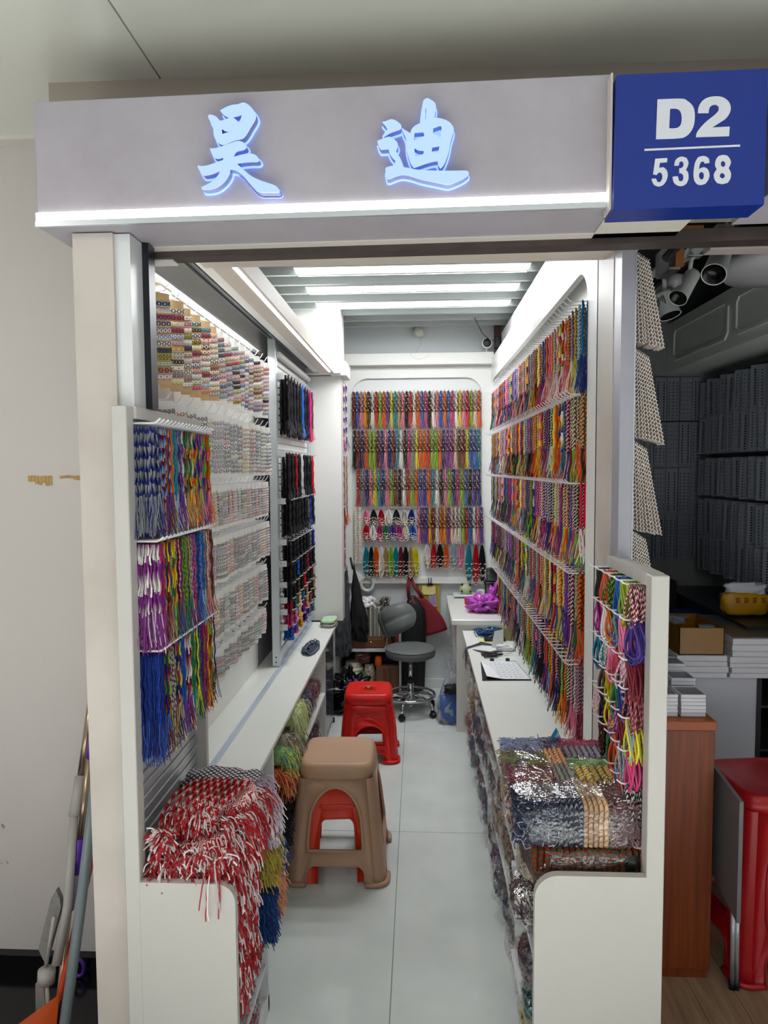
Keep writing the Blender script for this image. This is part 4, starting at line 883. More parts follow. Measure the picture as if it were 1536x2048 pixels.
pile('red and white braided belt bundle folded on top of left bin, fringes to right', RWc, K_RW,
     [((-.575, 1.76, .745), (.085, .10, .055), -.25), ((-.50, 1.80, .735), (.07, .08, .055), .4)],
     [(700, lambda q: (q.uniform(-.50, -.43), q.uniform(1.64, 1.86), q.uniform(.68, .775)), lambda q, p: (.9, -.5 + q.uniform(-.5, .5), q.uniform(-.1, .6)), (.04, .08), .0019, 6, .7),
      (300, lambda q: (q.uniform(-.64, -.54), q.uniform(1.66, 1.70), q.uniform(.74, .79)), lambda q, p: (q.uniform(-.8, .6), -.8, q.uniform(-.2, .6)), (.03, .05), .0016, 4, .8)])
pile('red and white belt bundle with long fringes hanging down beside left front panel', RWc, K_RW,
     [((-.478, 1.75, .57), (.028, .09, .11), 0)],
     [(1000, lambda q: (q.uniform(-.46, -.44), q.uniform(1.60, 1.80), q.uniform(.33, .68)), lambda q, p: (.5, -.9 + q.uniform(-.3, .4), q.uniform(-.6, .2)), (.025, .05), .0019, 5, .7)])
_rp = bpy.data.objects['braided_belt_bundle.001']
for i in range(7):
    m = MB(); x = -.655 + i * .021; m.tube([(x, 1.645 - .01 * i % 3 * .003, .735 - i * .004), (x + .008, 1.66, .785 - i * .004), (x + .022, 1.70, .812 - i * .003), (x + .045, 1.76, .815 - i * .003), (x + .07, 1.82, .80)], .0105, 8, flat=.35, ref=(0, 1, 0), z=i * .31)
    o = m.build('striped_belt', CORD, _rp, True); setcol(o, '#efe6dc', '#b01823', '#c8202c', st=2.6)
net = pile('black and white net patterned belt bundle at back of left bin with pale tassel', ('#0e0d10', '#cdb9c8', '#cdb9c8'), K_NET,
     [((-.590, 1.92, .735), (.095, .06, .048), -.1), ((-.505, 1.93, .728), (.06, .06, .042), .2)],
     [(700, lambda q: (q.uniform(-.47, -.445), q.uniform(1.86, 1.95), q.uniform(.66, .765)), lambda q, p: (1, -.3 + q.uniform(-.4, .4), q.uniform(-.2, .5)), (.035, .06), .0013, 5, .7)])
for lab, c, zz, yy, n in (('lilac white fringed belt bundle hanging right of red ones on left bin', ('#d9c6d6', '#b9a3b8', '#efe6ec'), (.60, .68), (1.86, 1.99), 900),
                          ('mustard yellow fringed belt bundle hanging below lilac one on left bin', ('#9a8a2c', '#c9b75c', '#b59f3c'), (.50, .60), (1.84, 1.97), 750),
                          ('navy and white fringed belt bundle at outer edge of left bin', ('#15234a', '#e6e6ee', '#1d3f7d'), (.46, .55), (1.97, 2.03), 400),
                          ('royal blue fringed belt bundle low on left bin beside orange one', ('#1c4a8c', '#23508f', '#173a74'), (.34, .47), (1.84, 1.90), 700),
                          ('peach orange fringed belt bundle lowest of those hanging on left bin', ('#d98a5c', '#efb28c', '#e29a6c'), (.36, .50), (1.91, 2.02), 900)):
    pile(lab, c, knit('knit_' + lab.split()[0] + lab.split()[1], c[0], c[1], s=200), [((-.472, sum(yy) / 2, sum(zz) / 2), (.035, (yy[1] - yy[0]) / 2, (zz[1] - zz[0]) / 2 + .02), 0)],
         [(n, lambda q, zz=zz, yy=yy: (q.uniform(-.45, -.425), q.uniform(*yy), q.uniform(*zz)), lambda q, p: (.9, -.5 + q.uniform(-.5, .5), q.uniform(-.6, .2)), (.03, .05), .0015, 4, .8)])

def bag(label, c, size, cols, seed, n=260, name='plastic_bag_of_cords', cat='bag', group=None, spike=True):
    # clear bag with folded cords inside; the cords are a part, the film is the thing
    q = random.Random(seed); m = MB(); m.blob((0, 0, 0), size, e=.7, n=22, m=12, amp=.22, freq=2.2, seed=seed)
    if spike:
        for k in range(5):
            a = q.uniform(0, 6.28); zz = size[2] * q.uniform(-.2, .9); p = (size[0] * .85 * cos(a), size[1] * .85 * sin(a), zz)
            m.add([p, (p[0] + .03, p[1] + .01, p[2]), (p[0] + .01, p[1], p[2] + .03), (p[0] * 1.25, p[1] * 1.2, p[2] + .02)], [(0, 1, 3), (1, 2, 3), (0, 3, 2)])
    o = m.build(name, FILM, None, True, loc=c); tag(o, label, cat, group)
    m = MB(); m.blob((0, 0, 0), [s * .82 for s in size], e=.75, n=16, m=9, amp=.25, freq=3, seed=seed + 5)
    for i in range(n):
        th = q.uniform(0, 6.28); ph = q.uniform(-1.2, 1.3); d = Vector((cos(th) * cos(ph), sin(th) * cos(ph), sin(ph)))
        p = Vector((d.x * size[0], d.y * size[1], d.z * size[2])) * .84; tg = Vector((q.uniform(-1, 1), q.uniform(-1, 1), q.uniform(-1, 1))).cross(d).normalized() * q.uniform(.014, .03)
        P = [p - tg, p - tg * .3 + d * .006, p + tg * .4 + d * .005, p + tg]
        P = [Vector((max(-size[0] * .9, min(size[0] * .9, v.x)), v.y, max(-size[2] * .9, v.z))) for v in P]
        m.tube(P, .0026, 3, cap=False, z=q.random())
    k = m.build('folded_cords', [THREAD], o); setcol(k, *cols); k['kind'] = 'stuff'
    return o
PC = ['#6b4a5a', '#7a4450', '#c9b8ae', '#4c546b', '#9a8672', '#a0605a', '#5a6a70', '#d0c4b4', '#5c4b6b', '#b0a060', '#3a3c46', '#8a7a70']
def pcs(q): return [rb.choice(PC) for _ in range(3)]
CN = {'#7a4450': 'wine red', '#4c546b': 'slate blue', '#9a8672': 'tan', '#a0605a': 'brick red', '#5a6a70': 'teal grey', '#5c4b6b': 'violet', '#b0a060': 'mustard', '#3a3c46': 'charcoal', '#8a7a70': 'taupe', '#6b4a5a': 'plum', '#8a2b3a': 'wine red', '#c9b8ae': 'beige', '#3c4a6b': 'slate blue', '#9a7a5a': 'tan', '#b0413a': 'brick red', '#46606a': 'teal grey', '#d0c4b4': 'cream', '#5c3b6b': 'violet', '#c7a23c': 'mustard', '#2a2c36': 'charcoal'}
# right cabinet: three tiers of bags bulging from the shelves
k = 0
for tier, (z, h) in enumerate(((.12, .075), (.33, .085), (.54, .08))):
    y = 2.18; j = 0
    while y < 4.15:
        d = rb.uniform(.085, .11)
        cs = pcs(rb)
        bag('bag of %s and %s cords, %s from entrance, %s right cabinet shelf' % (CN[cs[0]], CN[cs[1]], ordn(j), ('bottom', 'middle', 'top')[tier]), (.355 + rb.uniform(-.012, .01), y, z + h * .3 - .03), (.075, d, h), cs, k, 170 if y < 3 else 80, group='bags on the right cabinet shelves', spike=y < 3)
        y += d * 1.85; k += 1; j += 1
# front right bin column of bags
for lab, c, sz, cs in (('clear bag of beige and wine cords against right front panel, highest', (.325, 1.86, .575), (.055, .09, .085), ('#8a7a62', '#6b2b30', '#c9b8a0')),
                       ('clear bag of brown white cords with shiny film beside right front panel', (.30, 1.80, .50), (.06, .10, .05), ('#5b2f3a', '#d9d2cc', '#4a2630')),
                       ('clear bag of dark red yarn in lowest open front corner of right rack', (.315, 1.77, .35), (.055, .10, .055), ('#5a2430', '#8c5a60', '#43202c')),
                       ('clear bag of teal green cords under the dark red bag, right rack', (.315, 1.72, .275), (.05, .09, .028), ('#2f7d78', '#5fa69a', '#1f5d5c')),
                       ('clear bag of yellow and blue cords under the teal one, right rack', (.315, 1.72, .215), (.055, .09, .035), ('#b8a42c', '#27509a', '#d4c454')),
                       ('clear bag of navy cords above low shelf of right rack', (.32, 1.72, .175), (.05, .09, .025), ('#1c2c62', '#8a9ac4', '#27407c')),
                       ('clear bag of red green cords at very bottom of right rack', (.325, 1.72, .07), (.06, .09, .06), ('#a02c38', '#3a7a4c', '#1c1c28'))):
    bag(lab, c, sz, cs, k, 420); k += 1
# left cabinet contents
for lab, c, sz, cs in (('clear bag of plum cords in left cabinet bay nearest entrance', (-.575, 2.27, .52), (.05, .11, .08), ('#5a4050', '#a08a98', '#7a5a6a')),
                       ('clear bag with gold and navy cords in near left cabinet bay', (-.56, 2.36, .43), (.05, .09, .07), ('#1c2444', '#b49a3a', '#22306a')),
                       ('clear bag of navy and white cord in near left cabinet bay, lower', (-.56, 2.22, .39), (.06, .10, .04), ('#1b2a55', '#d9dbe6', '#1b2a55')),
                       ('clear bag of mauve cords low in middle bay of left cabinet', (-.545, 2.72, .16), (.06, .15, .13), ('#7d6672', '#c4aeb6', '#5c4450')),
                       ('clear bag of pink white cords above mauve bag in left cabinet', (-.555, 2.68, .36), (.05, .10, .055), ('#c4647a', '#efe6e6', '#8c3a4c')),
                       ('clear bag of mixed red blue cords on top shelf of far left bay', (-.59, 3.45, .44), (.05, .16, .085), ('#7a3a48', '#a89aa0', '#2a4a7a')),
                       ('clear bag of brown cords further along top shelf of far left bay', (-.60, 3.75, .42), (.05, .12, .06), ('#7c6450', '#c0aa94', '#8c4450')),
                       ('clear bag of olive violet cords in lower far left bay', (-.59, 3.35, .15), (.05, .18, .13), ('#6a6a48', '#9a86a0', '#7a6a8a')),
                       ('clear bag of grey violet cords at far end of lower left bay', (-.60, 3.72, .14), (.05, .16, .11), ('#6c6470', '#9a90a0', '#504858')),
                       ('clear bag of grey and mint cords low beside left front panel, upper', (-.49, 1.88, .265), (.035, .10, .06), ('#5c4c50', '#3a5a8c', '#a05040')),
                       ('clear bag of pink red cords on low shelf beside left front panel', (-.495, 1.75, .205), (.038, .12, .05), ('#9a3a48', '#d4b4b4', '#7a5c5c')),
                       ('clear bag of grey cords on floor shelf beside left front panel', (-.495, 1.80, .095), (.038, .14, .042), ('#7a706c', '#aca4a0', '#9a4048'))):
    bag(lab, c, sz, cs, k, 300); k += 1
for lab, c, cy, cz, h in (('pale green stringy yarn hank bulging from left cabinet middle bay', ('#b9c98a', '#dfe6b4', '#cbd69c'), 2.92, .585, .04), ('pale grey brown yarn hank under the green one in left cabinet', ('#b5a894', '#e4dccb', '#7a6a64'), 2.83, .52, .035),
                          ('neon yellow green yarn hank in left cabinet middle bay', ('#b8d43c', '#5fa6a0', '#dfe468'), 2.72, .50, .03), ('orange yarn hank under neon yellow one in left cabinet', ('#e08a4c', '#c23a2c', '#e8a468'), 2.66, .455, .028)):
    m = MB(); m.blob((-.56, cy, cz), (.06, .11, h), e=.8, amp=.2); o = m.build('yarn_hank', knit('hank_' + lab.split()[1] + lab.split()[0], c[0], c[1], s=150), None, True); tag(o, lab, 'yarn')
    fringe(o, c, 700, lambda q, cy=cy, cz=cz, h=h: (q.uniform(-.55, -.52), q.uniform(cy - .10, cy + .10), q.uniform(cz - h, cz + h)), lambda q, p: (.7, -.8 + q.uniform(-.5, .5), q.uniform(-.2, .6)), (.04, .09), .0013, 5, .7, seed=9)
m = MB(); m.blob((-.56, 2.62, .31), (.045, .075, .14), e=.8, amp=.25); o = m.build('yarn_hank', knit('hank_black', '#0b0b0e', '#16161c', s=150), None, True); tag(o, 'black fluffy yarn hank hanging in middle bay of left cabinet', 'yarn')
fringe(o, ('#0b0b0e', '#131318', '#0b0b0e'), 900, lambda q: (q.uniform(-.54, -.515), q.uniform(2.55, 2.70), q.uniform(.18, .44)), lambda q, p: (.8, q.uniform(-.8, .5), q.uniform(-.6, .3)), (.015, .035), .0018, 3, .6, seed=4)

# wrapped packages on the right bin
def package(label, c, size, blocks, seed, film=True):
    t = thing('wrapped_package', label, 'package', c)
    q = random.Random(seed)
    for (x, y, z, sx, sy, sz, cols, st, rows) in blocks:
        m = MB(); m.blob((0, 0, 0), (sx * .92, sy * .92, sz * .93), e=.35, n=20, m=8, amp=.06, seed=seed + x * 9)
        if rows:      # flat braids standing side by side
            nx = rows
            for i in range(nx):
                xx = -sx + sx * 2 * (i + .5) / nx; P = []
                for k_ in range(15):
                    a = k_ / 14; PA = a * 3
                    if PA < 1: p = (xx, -sy, -sz + 2 * sz * PA)
                    else: p = (xx, -sy + (PA - 1) * sy, sz)
                    P.append((p[0] + .001 * sin(k_ * 2), p[1], p[2]))
                m.tube(P, sx / nx * 1.02, 5, z=q.random(), flat=1)
        else:
            for i in range(int(1300 * sx * sz * 120)):
                f = q.random(); L_ = .014
                if f < .45: p = Vector((q.uniform(-sx, sx), -sy * .97, q.uniform(-sz, sz))); nrm = Vector((0, -1, 0))
                elif f < .85: p = Vector((q.uniform(-sx, sx), q.uniform(-sy, sy), sz * .96)); nrm = Vector((0, 0, 1))
                else: p = Vector((sx * .97 * q.choice((-1, 1)), q.uniform(-sy, sy), q.uniform(-sz, sz))); nrm = Vector((1, 0, 0))
                tg = nrm.cross(Vector((q.uniform(-1, 1), q.uniform(-1, 1), q.uniform(-1, 1)))).normalized() * L_
                nn = tg.cross(nrm) * .5
                m.tube([p - tg, p + nn, p + tg, p + tg * .6 - nn * 2], .0017, 3, cap=False, z=q.random())
        k = m.build('cord_skein', CORD if rows else THREAD, t, False, (x, y, z)); setcol(k, *cols, st=st)
    if film:
        m = MB(); m.blob((0, 0, 0), [s * 1.03 for s in size], e=.38, n=44, m=26, amp=.055, freq=5, seed=seed)
        for (x, y) in ((.0, -.16), (.09, -.15), (-.09, -.16)):
            m.add([(x - .05, y, size[2]), (x, y - .02, size[2] + .012), (x + .05, y, size[2] * .98), (x + .01, y + .09, size[2] + .014), (x - .07, y + .05, size[2] + .004)], [(0, 1, 3), (1, 2, 3), (0, 3, 4)])
        m.build('plastic_wrap', FILM, t, True)
    return t
W = (.0, 0, 0)
pb = []
pb.append((-.105, -.13, 0, .050, .055, .050, ('#1c2236', '#a9aec4', '#252c44'), 0, 0))
pb.append((-.025, -.13, 0, .030, .055, .050, ('#1a1c26', '#8c92a6', '#0f1018'), 1, 5))
pb.append((.033, -.13, 0, .030, .055, .050, ('#d6bb92', '#cbb088', '#b0333c'), 1, 5))
pb.append((.108, -.13, 0, .046, .055, .050, ('#7a4450', '#c8b6a8', '#74525a'), 0, 0))
for (x, y, sx, sy, c1, c2, rws) in ((-.095, -.02, .058, .052, '#8a4c5c', '#d4bca4', 0), (-.095, .08, .058, .05, '#8c8a5a', '#4a5a86', 0), (-.09, .17, .056, .042, '#9aa2c0', '#403a5a', 0),
        (-.012, -.02, .026, .052, '#3c8a86', '#d46a4c', 4), (-.012, .08, .026, .05, '#cfae6c', '#c4586a', 4), (-.01, .17, .026, .042, '#4a466a', '#c4c0cc', 0),
        (.088, -.03, .066, .040, '#d4b43c', '#6b5a86', 7), (.088, .045, .066, .032, '#7fae5c', '#bcdc94', 0), (.085, .11, .064, .032, '#7a8a86', '#8c5a78', 8), (.08, .172, .06, .030, '#b05a70', '#7a4a86', 0)):
    pb.append((x, y, .006, sx, sy, .048, (c1, c2, c1), 1, rws))
package('big clear wrapped package of multicoloured cord skeins on top of right bin', (.385, 1.79, .805), (.158, .198, .054), pb, 3)
package('clear wrapped package of red and green cords under the big package', (.40, 1.775, .722), (.135, .18, .030), [(x, 0, 0, .045, .172, .0275, ('#7a201e', '#1f5a2c', '#7a201e'), 1, 6) for x in (-.088, 0, .088)], 8)
t = thing('wrapped_package', 'dark grey bagged bundle behind red and green package at rack edge', 'package', (.50, 1.66, .722))
m = MB(); m.blob((0, 0, 0), (.022, .07, .026), e=.5, amp=.15); m.build('dark_bundle', black, t, True)
m = MB(); m.blob((.39, 1.78, .66), (.125, .18, .034), e=.5, amp=.12); o = m.build('cord_bundle', knit('knit_teal', '#7a5a48', '#3c4a4a', '#b0a48c', 150), None, True); tag(o, 'brown and teal corded bundle lying under the wrapped packages', 'cord bundle')
# blue paper tag on the big package
t = thing('price_tag', 'small blue and white diamond printed tag behind the big wrapped package', 'tag', (.395, 2.005, .86))
m = MB(); m.prism([(-.02, -.02), (.03, -.02), (.008, .030)], [], lambda u, v, s: (u, .001 * s, v)); m.build('card', mat('tag_blue', '#2a8fb8', .4), t)
m = MB(); m.prism([(.004, .0), (.018, .0), (.014, .022)], [], lambda u, v, s: (u, -.001 + .0005 * s, v)); m.build('print', mat('tag_pale', '#a9cdd8', .4), t)
# ================================================================ STOOLS
def stool(name, label, loc, rz, H_, wb, wt, mat_, arch=(.62, .30, .80), bar=(.17, .30), notch=.17, db=1.0, dt=1.0, hole=False, captop=.05, lip=True):
    t = thing(name, label, 'stool', loc, rz)
    zt = H_ - captop
    W = lambda z: wb / 2 + (wt / 2 - wb / 2) * (z / H_)
    m = MB()
    # four side panels with their openings
    for k in range(4):
        ca, sa = cos(k * pi / 2), sin(k * pi / 2)
        asp = (db, dt) if k % 2 == 0 else (1, 1)
        def fn(u, v, s, ca=ca, sa=sa):
            w_ = W(v); yy = -(w_ - .004 * s); x, y = u * w_, yy
            x, y = x * ca - y * sa, x * sa + y * ca
            return (x, y * db, v)
        e = .80; aw = arch[0]; a0, a1 = arch[1] * H_, arch[2] * H_
        out = [(-e, 0), (-aw * .96, 0)]
        for q in range(7): th = pi - pi / 2 * q / 6; out.append((-aw * .96 + .16 * (1 + cos(th)), notch * H_ - .035 + .035 * sin(th)))
        for q in range(7): th = pi / 2 - pi / 2 * q / 6; out.append((aw * .96 - .16 * (1 - cos(th)), notch * H_ - .035 + .035 * sin(th)))
        out += [(aw * .96, 0), (e, 0), (e, zt), (-e, zt)]
        hl = [(-aw * .88, a0), (aw * .88, a0), (aw * .92, a0 + .02)]
        R0 = (a1 - a0) * .55
        for q in range(13): th = pi * q / 12; hl.append((aw * .92 * cos(th), a1 - R0 + R0 * sin(th)))
        hl.append((-aw * .92, a0 + .02))
        m.prism(out, [hl[::-1]], fn)
        ring = []
        for (u, v) in hl:
            p = fn(u * 1.05, (a0 + a1) / 2 + (v - (a0 + a1) / 2) * 1.05, 0); ring.append(p)
        m.tube(ring, .0065, 8, closed=True)
        ed = [fn(u, v, 0) for u, v in out[1:17]]; m.tube(ed, .004, 6)
    m.build('side_shell', mat_, t, True)
    # corner legs
    for k in range(4):
        ca, sa = cos(k * pi / 2), sin(k * pi / 2); lm = MB(); vs = []
        nz = 10
        for i in range(nz + 1):
            z = zt * i / nz; w_ = W(z) * (1 + (.035 if i == 0 and lip else 0)); r_ = .24 * w_
            for j in range(9):
                a = -pi / 2 + pi / 2 * j / 8; x, y = w_ - r_ + r_ * cos(a), -(w_ - r_) + r_ * sin(a)
                vs.append(((x * ca - y * sa), (x * sa + y * ca) * db, z))
            x, y = w_ - r_ * 1.0, -(w_ - r_); vs.append(((x * ca - y * sa), (x * sa + y * ca) * db, z))
        lm.add(vs, [(i*10+j, i*10+(j+1) % 10, (i+1)*10+(j+1) % 10, (i+1)*10+j) for i in range(nz) for j in range(10)] + [tuple(range(9, -1, -1))])
        if lip:
            P = []
            for j in range(-2, 11):
                w_ = W(0) * 1.03; r_ = .24 * w_; a = -pi / 2 + pi / 2 * j / 8
                if j < 0: x, y = w_ - r_ + j * .02, -w_
                elif j > 8: x, y = w_, -(w_ - r_) + (j - 8) * .02
                else: x, y = w_ - r_ + r_ * cos(a), -(w_ - r_) + r_ * sin(a)
                P.append((x * ca - y * sa, (x * sa + y * ca) * db, .010))
            lm.tube(P, .0095, 8)
        lm.build('leg', mat_, t, True)
    # seat
    sm = MB(); n = 48; prof = [(1.02, zt - .012), (1.055, zt), (1.05, zt + captop * .5), (1.01, H_ - .012), (.96, H_ - .003), (.90, H_), (.86, H_ - .002), (.5, H_ - .0035)]
    if hole: prof += [(.16, H_ - .004), (.14, H_ - .02)]
    vs = []
    w0 = W(H_)
    for s_, z in prof:
        for j in range(n):
            a = 2 * pi * j / n; pw = .36 if s_ > .2 else 1; x = abs(cos(a)) ** pw * (1 if cos(a) > 0 else -1); y = abs(sin(a)) ** pw * (1 if sin(a) > 0 else -1)
            vs.append((x * w0 * s_, y * w0 * s_ * dt * db, z))
    fs = [(i*n+j, i*n+(j+1) % n, (i+1)*n+(j+1) % n, (i+1)*n+j) for i in range(len(prof) - 1) for j in range(n)]
    fs += [tuple(len(prof) * n - n + j for j in range(n))] if not hole else []
    sm.add(vs, fs); sm.build('seat', mat_, t, True)
    if hole:
        hm = MB(); hm.lathe([(.020, H_ - .006), (.024, H_ - .001), (.020, H_ - .0035), (.015, H_ - .012), (.001, H_ - .013)], n=20); hm.build('hole_rim', mat('gold_ring', '#7a4a20', .3, .6), t, True)
    return t
brown = mat('brown_plastic', '#b9957a', .42, spec=.35, bump=.05, bscale=300); redp = mat('red_plastic', '#d8201a', .32, spec=.4); redd = mat('red_orange_plastic', '#dd3a1e', .38)
stool('plastic_stool', 'tall brown plastic stool in the front of the aisle', (-.337, 2.83, 0), .02, .472, .405, .295, brown, hole=False, db=1.02, captop=.055)
stool('plastic_stool', 'orange red plastic stool nested under the tall brown one', (-.342, 2.815, .004), .10, .415, .345, .245, redd, arch=(.50, .70, .72), bar=(.1, .2), notch=.60, lip=False)
stool('plastic_stool', 'red plastic stool with ring on seat in front of swivel chair', (-.290, 3.93, 0), .02, .385, .315, .262, redp, arch=(.62, .30, .64), notch=.17, hole=True, captop=.05)
stool('plastic_stool', 'red plastic stool nested beneath the red one with the ring, only feet show', (-.280, 3.92, .001), .05, .33, .312, .25, redp, arch=(.62, .30, .64), notch=.17, captop=.03)

# ================================================================ SWIVEL CHAIR
gvin = mat('grey_vinyl', '#666c6b', .5, bump=.25, bscale=140)
t = thing('swivel_chair', 'grey cushioned swivel stool chair with chrome base at the back of the aisle', 'chair', (-.055, 4.60, 0))
m = MB(); m.lathe([(.0, .385), (.15, .388), (.165, .396), (.170, .412), (.170, .430), (.164, .444), (.15, .452), (.10, .457), (0, .459)], n=40); m.tube([(.168 * cos(a / 20 * 2 * pi), .168 * sin(a / 20 * 2 * pi), .442) for a in range(20)], .003, 5, closed=True)
m.build('seat', gvin, t, True)
bk = MB(); n, k = 28, 14; vs = []
for side in (0, 1):
    for i in range(k + 1):
        for j in range(n + 1):
            u, v = -1 + 2 * j / n, -1 + 2 * i / k
            # square to rounded pad
            x = u * sqrt(max(0, 1 - .42 * v * v)); z = v * sqrt(max(0, 1 - .30 * u * u))
            puff = (1 - u ** 6) * (1 - v ** 6); seam = .010 * math.exp(-((z + .05 * x) / .05) ** 2) * (1 if u > -.5 else .3) + .008 * math.exp(-((u + .5) / .06) ** 2)
            y = (-.034 * puff + seam * 1.3 if side == 0 else .02 * puff)
            X = x * .155; vs.append((X, y + .9 * X * X / .3, z * .105))
N = (n + 1) * (k + 1)
fs = []
for i in range(k):
    for j in range(n):
        a = i * (n + 1) + j; fs.append((a, a + 1, a + n + 2, a + n + 1)); fs.append((N + a, N + a + n + 1, N + a + n + 2, N + a + 1))
bk.add(vs, fs)
o = bk.build('backrest', gvin, t, True, (-.125, .14, .600)); o.rotation_euler = (radians(-8), radians(-27), radians(-24))
m = MB(); m.tube([(-.125, .16, .60), (-.13, .19, .52), (-.12, .19, .42), (-.06, .10, .378), (0, 0, .378)], .015, 6, flat=.35); m.build('back_bracket', black, t, True)
m = MB(); m.lathe([(.030, .375), (.030, .385)], n=16); m.lathe([(.012, .22), (.012, .375)], n=16); m.build('gas_column', chrome, t, True)
m = MB(); m.lathe([(.016, .205), (.018, .235)], n=16); m.build('column_collar', black, t, True)
m = MB(); m.lathe([(.021, .06), (.022, .205), (.016, .207)], n=18); m.lathe([(.014, .035), (.014, .06)], n=14)
for k_ in range(5):
    a = 2 * pi * k_ / 5 + .25; m.tube([(.02 * cos(a), .02 * sin(a), .128), (.158 * cos(a), .158 * sin(a), .112)], .008, 6, flat=.5)
m.build('base_hub', chrome, t, True)
m = MB(); m.tube([(.165 * cos(a / 40 * 2 * pi), .165 * sin(a / 40 * 2 * pi), .125) for a in range(40)], .009, 8, closed=True); m.build('foot_ring', chrome, t, True)
for k_ in range(5):
    a = 2 * pi * k_ / 5 - .62; c_, s_ = cos(a), sin(a); m = MB()
    m.tube([(.015 * c_, .015 * s_, .105), (.10 * c_, .10 * s_, .118), (.15 * c_, .15 * s_, .105), (.180 * c_, .18 * s_, .075), (.185 * c_, .185 * s_, .045)], .0105, 8); m.build('leg', chrome, t, True)
    m = MB()
    for d in (-.013, .004): m.lathe([(.010, 0), (.022, .001), (.022, .008), (.010, .009)], (0, d, 0), 16, axis='y')
    m.box(-.014, .014, -.014, .014, .0, .026, bev=.004)
    o = m.build('caster', black, t, True, (.185 * c_, .185 * s_, .0225)); o.rotation_euler[2] = a + 1.2

# ================================================================ BACK CORNER
# shelf unit with drawer
t = thing('shelf_unit', 'white open shelf unit in the back left corner', 'shelf', (0, 0, 0))
m = MB(); m.box(-.585, -.57, 4.86, 5.11, 0, .65); m.box(-.14, -.125, 4.86, 5.11, 0, .65); m.build('upright', whitem, t)
for z in (.345, .02): bx(-.57, -.14, 4.86, 5.11, z, z + .017).build('shelf', whitem, t)
bx(-.57, -.14, 5.10, 5.11, .03, .34).build('back_panel', mat('dark_back', '#1f2622', .7), t)
woodb = mat('brown_wood', '#7a5230', .45, var=.3, vscale=22)
t = thing('drawer_box', 'small brown wooden drawer box with brass knob on shelf unit', 'drawer box', (0, 0, 0))
bx(-.555, -.245, 4.90, 5.08, .362, .440).build('case', woodb, t)
d = bx(-.50, -.255, 4.89, 4.90, .372, .432, bev=.002).build('drawer', woodb, t)
m = MB(); m.lathe([(.004, 0), (.010, -.006), (.012, -.012), (.006, -.018)], (-.345, 4.89, .405), 12, axis='y'); m.build('knob', mat('brass', '#b08a4a', .3, .9), d)
bookc = ['#8a8a80', '#b7b2a2', '#6c6a62', '#a49c88', '#55534c', '#c2bcae', '#7d7668', '#9aa094']
for i in range(11):
    x = -.43 + i * .0155; h = .20 + .02 * rb.random()
    tt = bx(0, .0135, 0, .16, 0, h, bev=.001).build('binder', mat('folder_%d' % (i % 8), bookc[i % 8], .7, var=.3, vscale=60), None, False, (x, 4.92, .441)); tag(tt, 'thin grey file %s from left, upright on brown drawer box' % ordn(i), 'file', 'grey files on the drawer box')
for i, c in enumerate(('#8c6a3a', '#5a3a24', '#a43a2c', '#b8a888', '#7a4a30', '#c0392b')):
    x = -.235 + i * .016; tt = bx(0, .014, 0, .15, 0, .20 + .008 * (i % 3), bev=.001).build('book', mat('book_%d' % i, c, .6), None, False, (x, 4.93, .3625)); tag(tt, '%s spined book %s from left, standing right of drawer box' % (('tan', 'dark brown', 'brick red', 'beige', 'brown', 'red')[i], ordn(i)), 'book', 'books right of the drawer box')
t = thing('plastic_bag', 'crumpled white plastic bag on top of grey files', 'bag', (-.37, 5.0, .675)); m = MB(); m.blob((0, 0, 0), (.055, .06, .035), amp=.5, freq=4, n=28, m=16); m.build('bag_body', mat('white_film', '#e8eaec', .25), t, True)
t = thing('yarn_bag', 'small bag with green and white yarn behind the chair back', 'bag', (-.25, 5.02, .665)); m = MB(); m.blob((0, 0, 0), (.04, .05, .045), amp=.3); m.build('bag_body', FILM, t, True)
fringe(t, ('#5a6a3c', '#e0e0c8', '#3c442c'), 260, lambda q: (q.uniform(-.03, .03), q.uniform(-.04, .0), q.uniform(-.03, .02)), lambda q, p: (q.uniform(-.5, .5), -.2, 1), (.02, .05), .0018, 3, .2, name='yarn')
t = thing('paper_cup', 'small bright blue cup lid beside the tape roll on shelf unit', 'cup', (-.455, 4.98, .655)); m = MB(); m.lathe([(.018, 0), (.026, .02), (.028, .045), (.02, .05)], n=16); m.build('cup', mat('sky_blue', '#35a9c8', .4), t, True)
t = thing('cardboard_carton', 'small carton under the blue cup on the shelf unit', 'carton', (-.46, 5.0, .44)); bx(-.035, .02, -.05, .06, .0, .21).build('carton', mat('pale_carton', '#a59a88', .7), t)
# tape roll hanging
t = thing('tape_roll', 'large pale tape roll hung on the back wall left of files', 'tape', (-.382, 5.11, .795)); m = MB()
for r0, r1 in ((.034, .056),):
    n = 40; vs = []
    for (r_, y_) in ((r0, -.02), (r1, -.02), (r1, .02), (r0, .02)):
        for j in range(n): vs.append((r_ * cos(2 * pi * j / n), y_, r_ * 1.15 * sin(2 * pi * j / n)))
    m.add(vs, [(i*n+j, i*n+(j+1) % n, ((i+1) % 4)*n+(j+1) % n, ((i+1) % 4)*n+j) for i in range(4) for j in range(n)])
m.build('roll', mat('pale_tape', '#c9cfc4', .35), t, True)
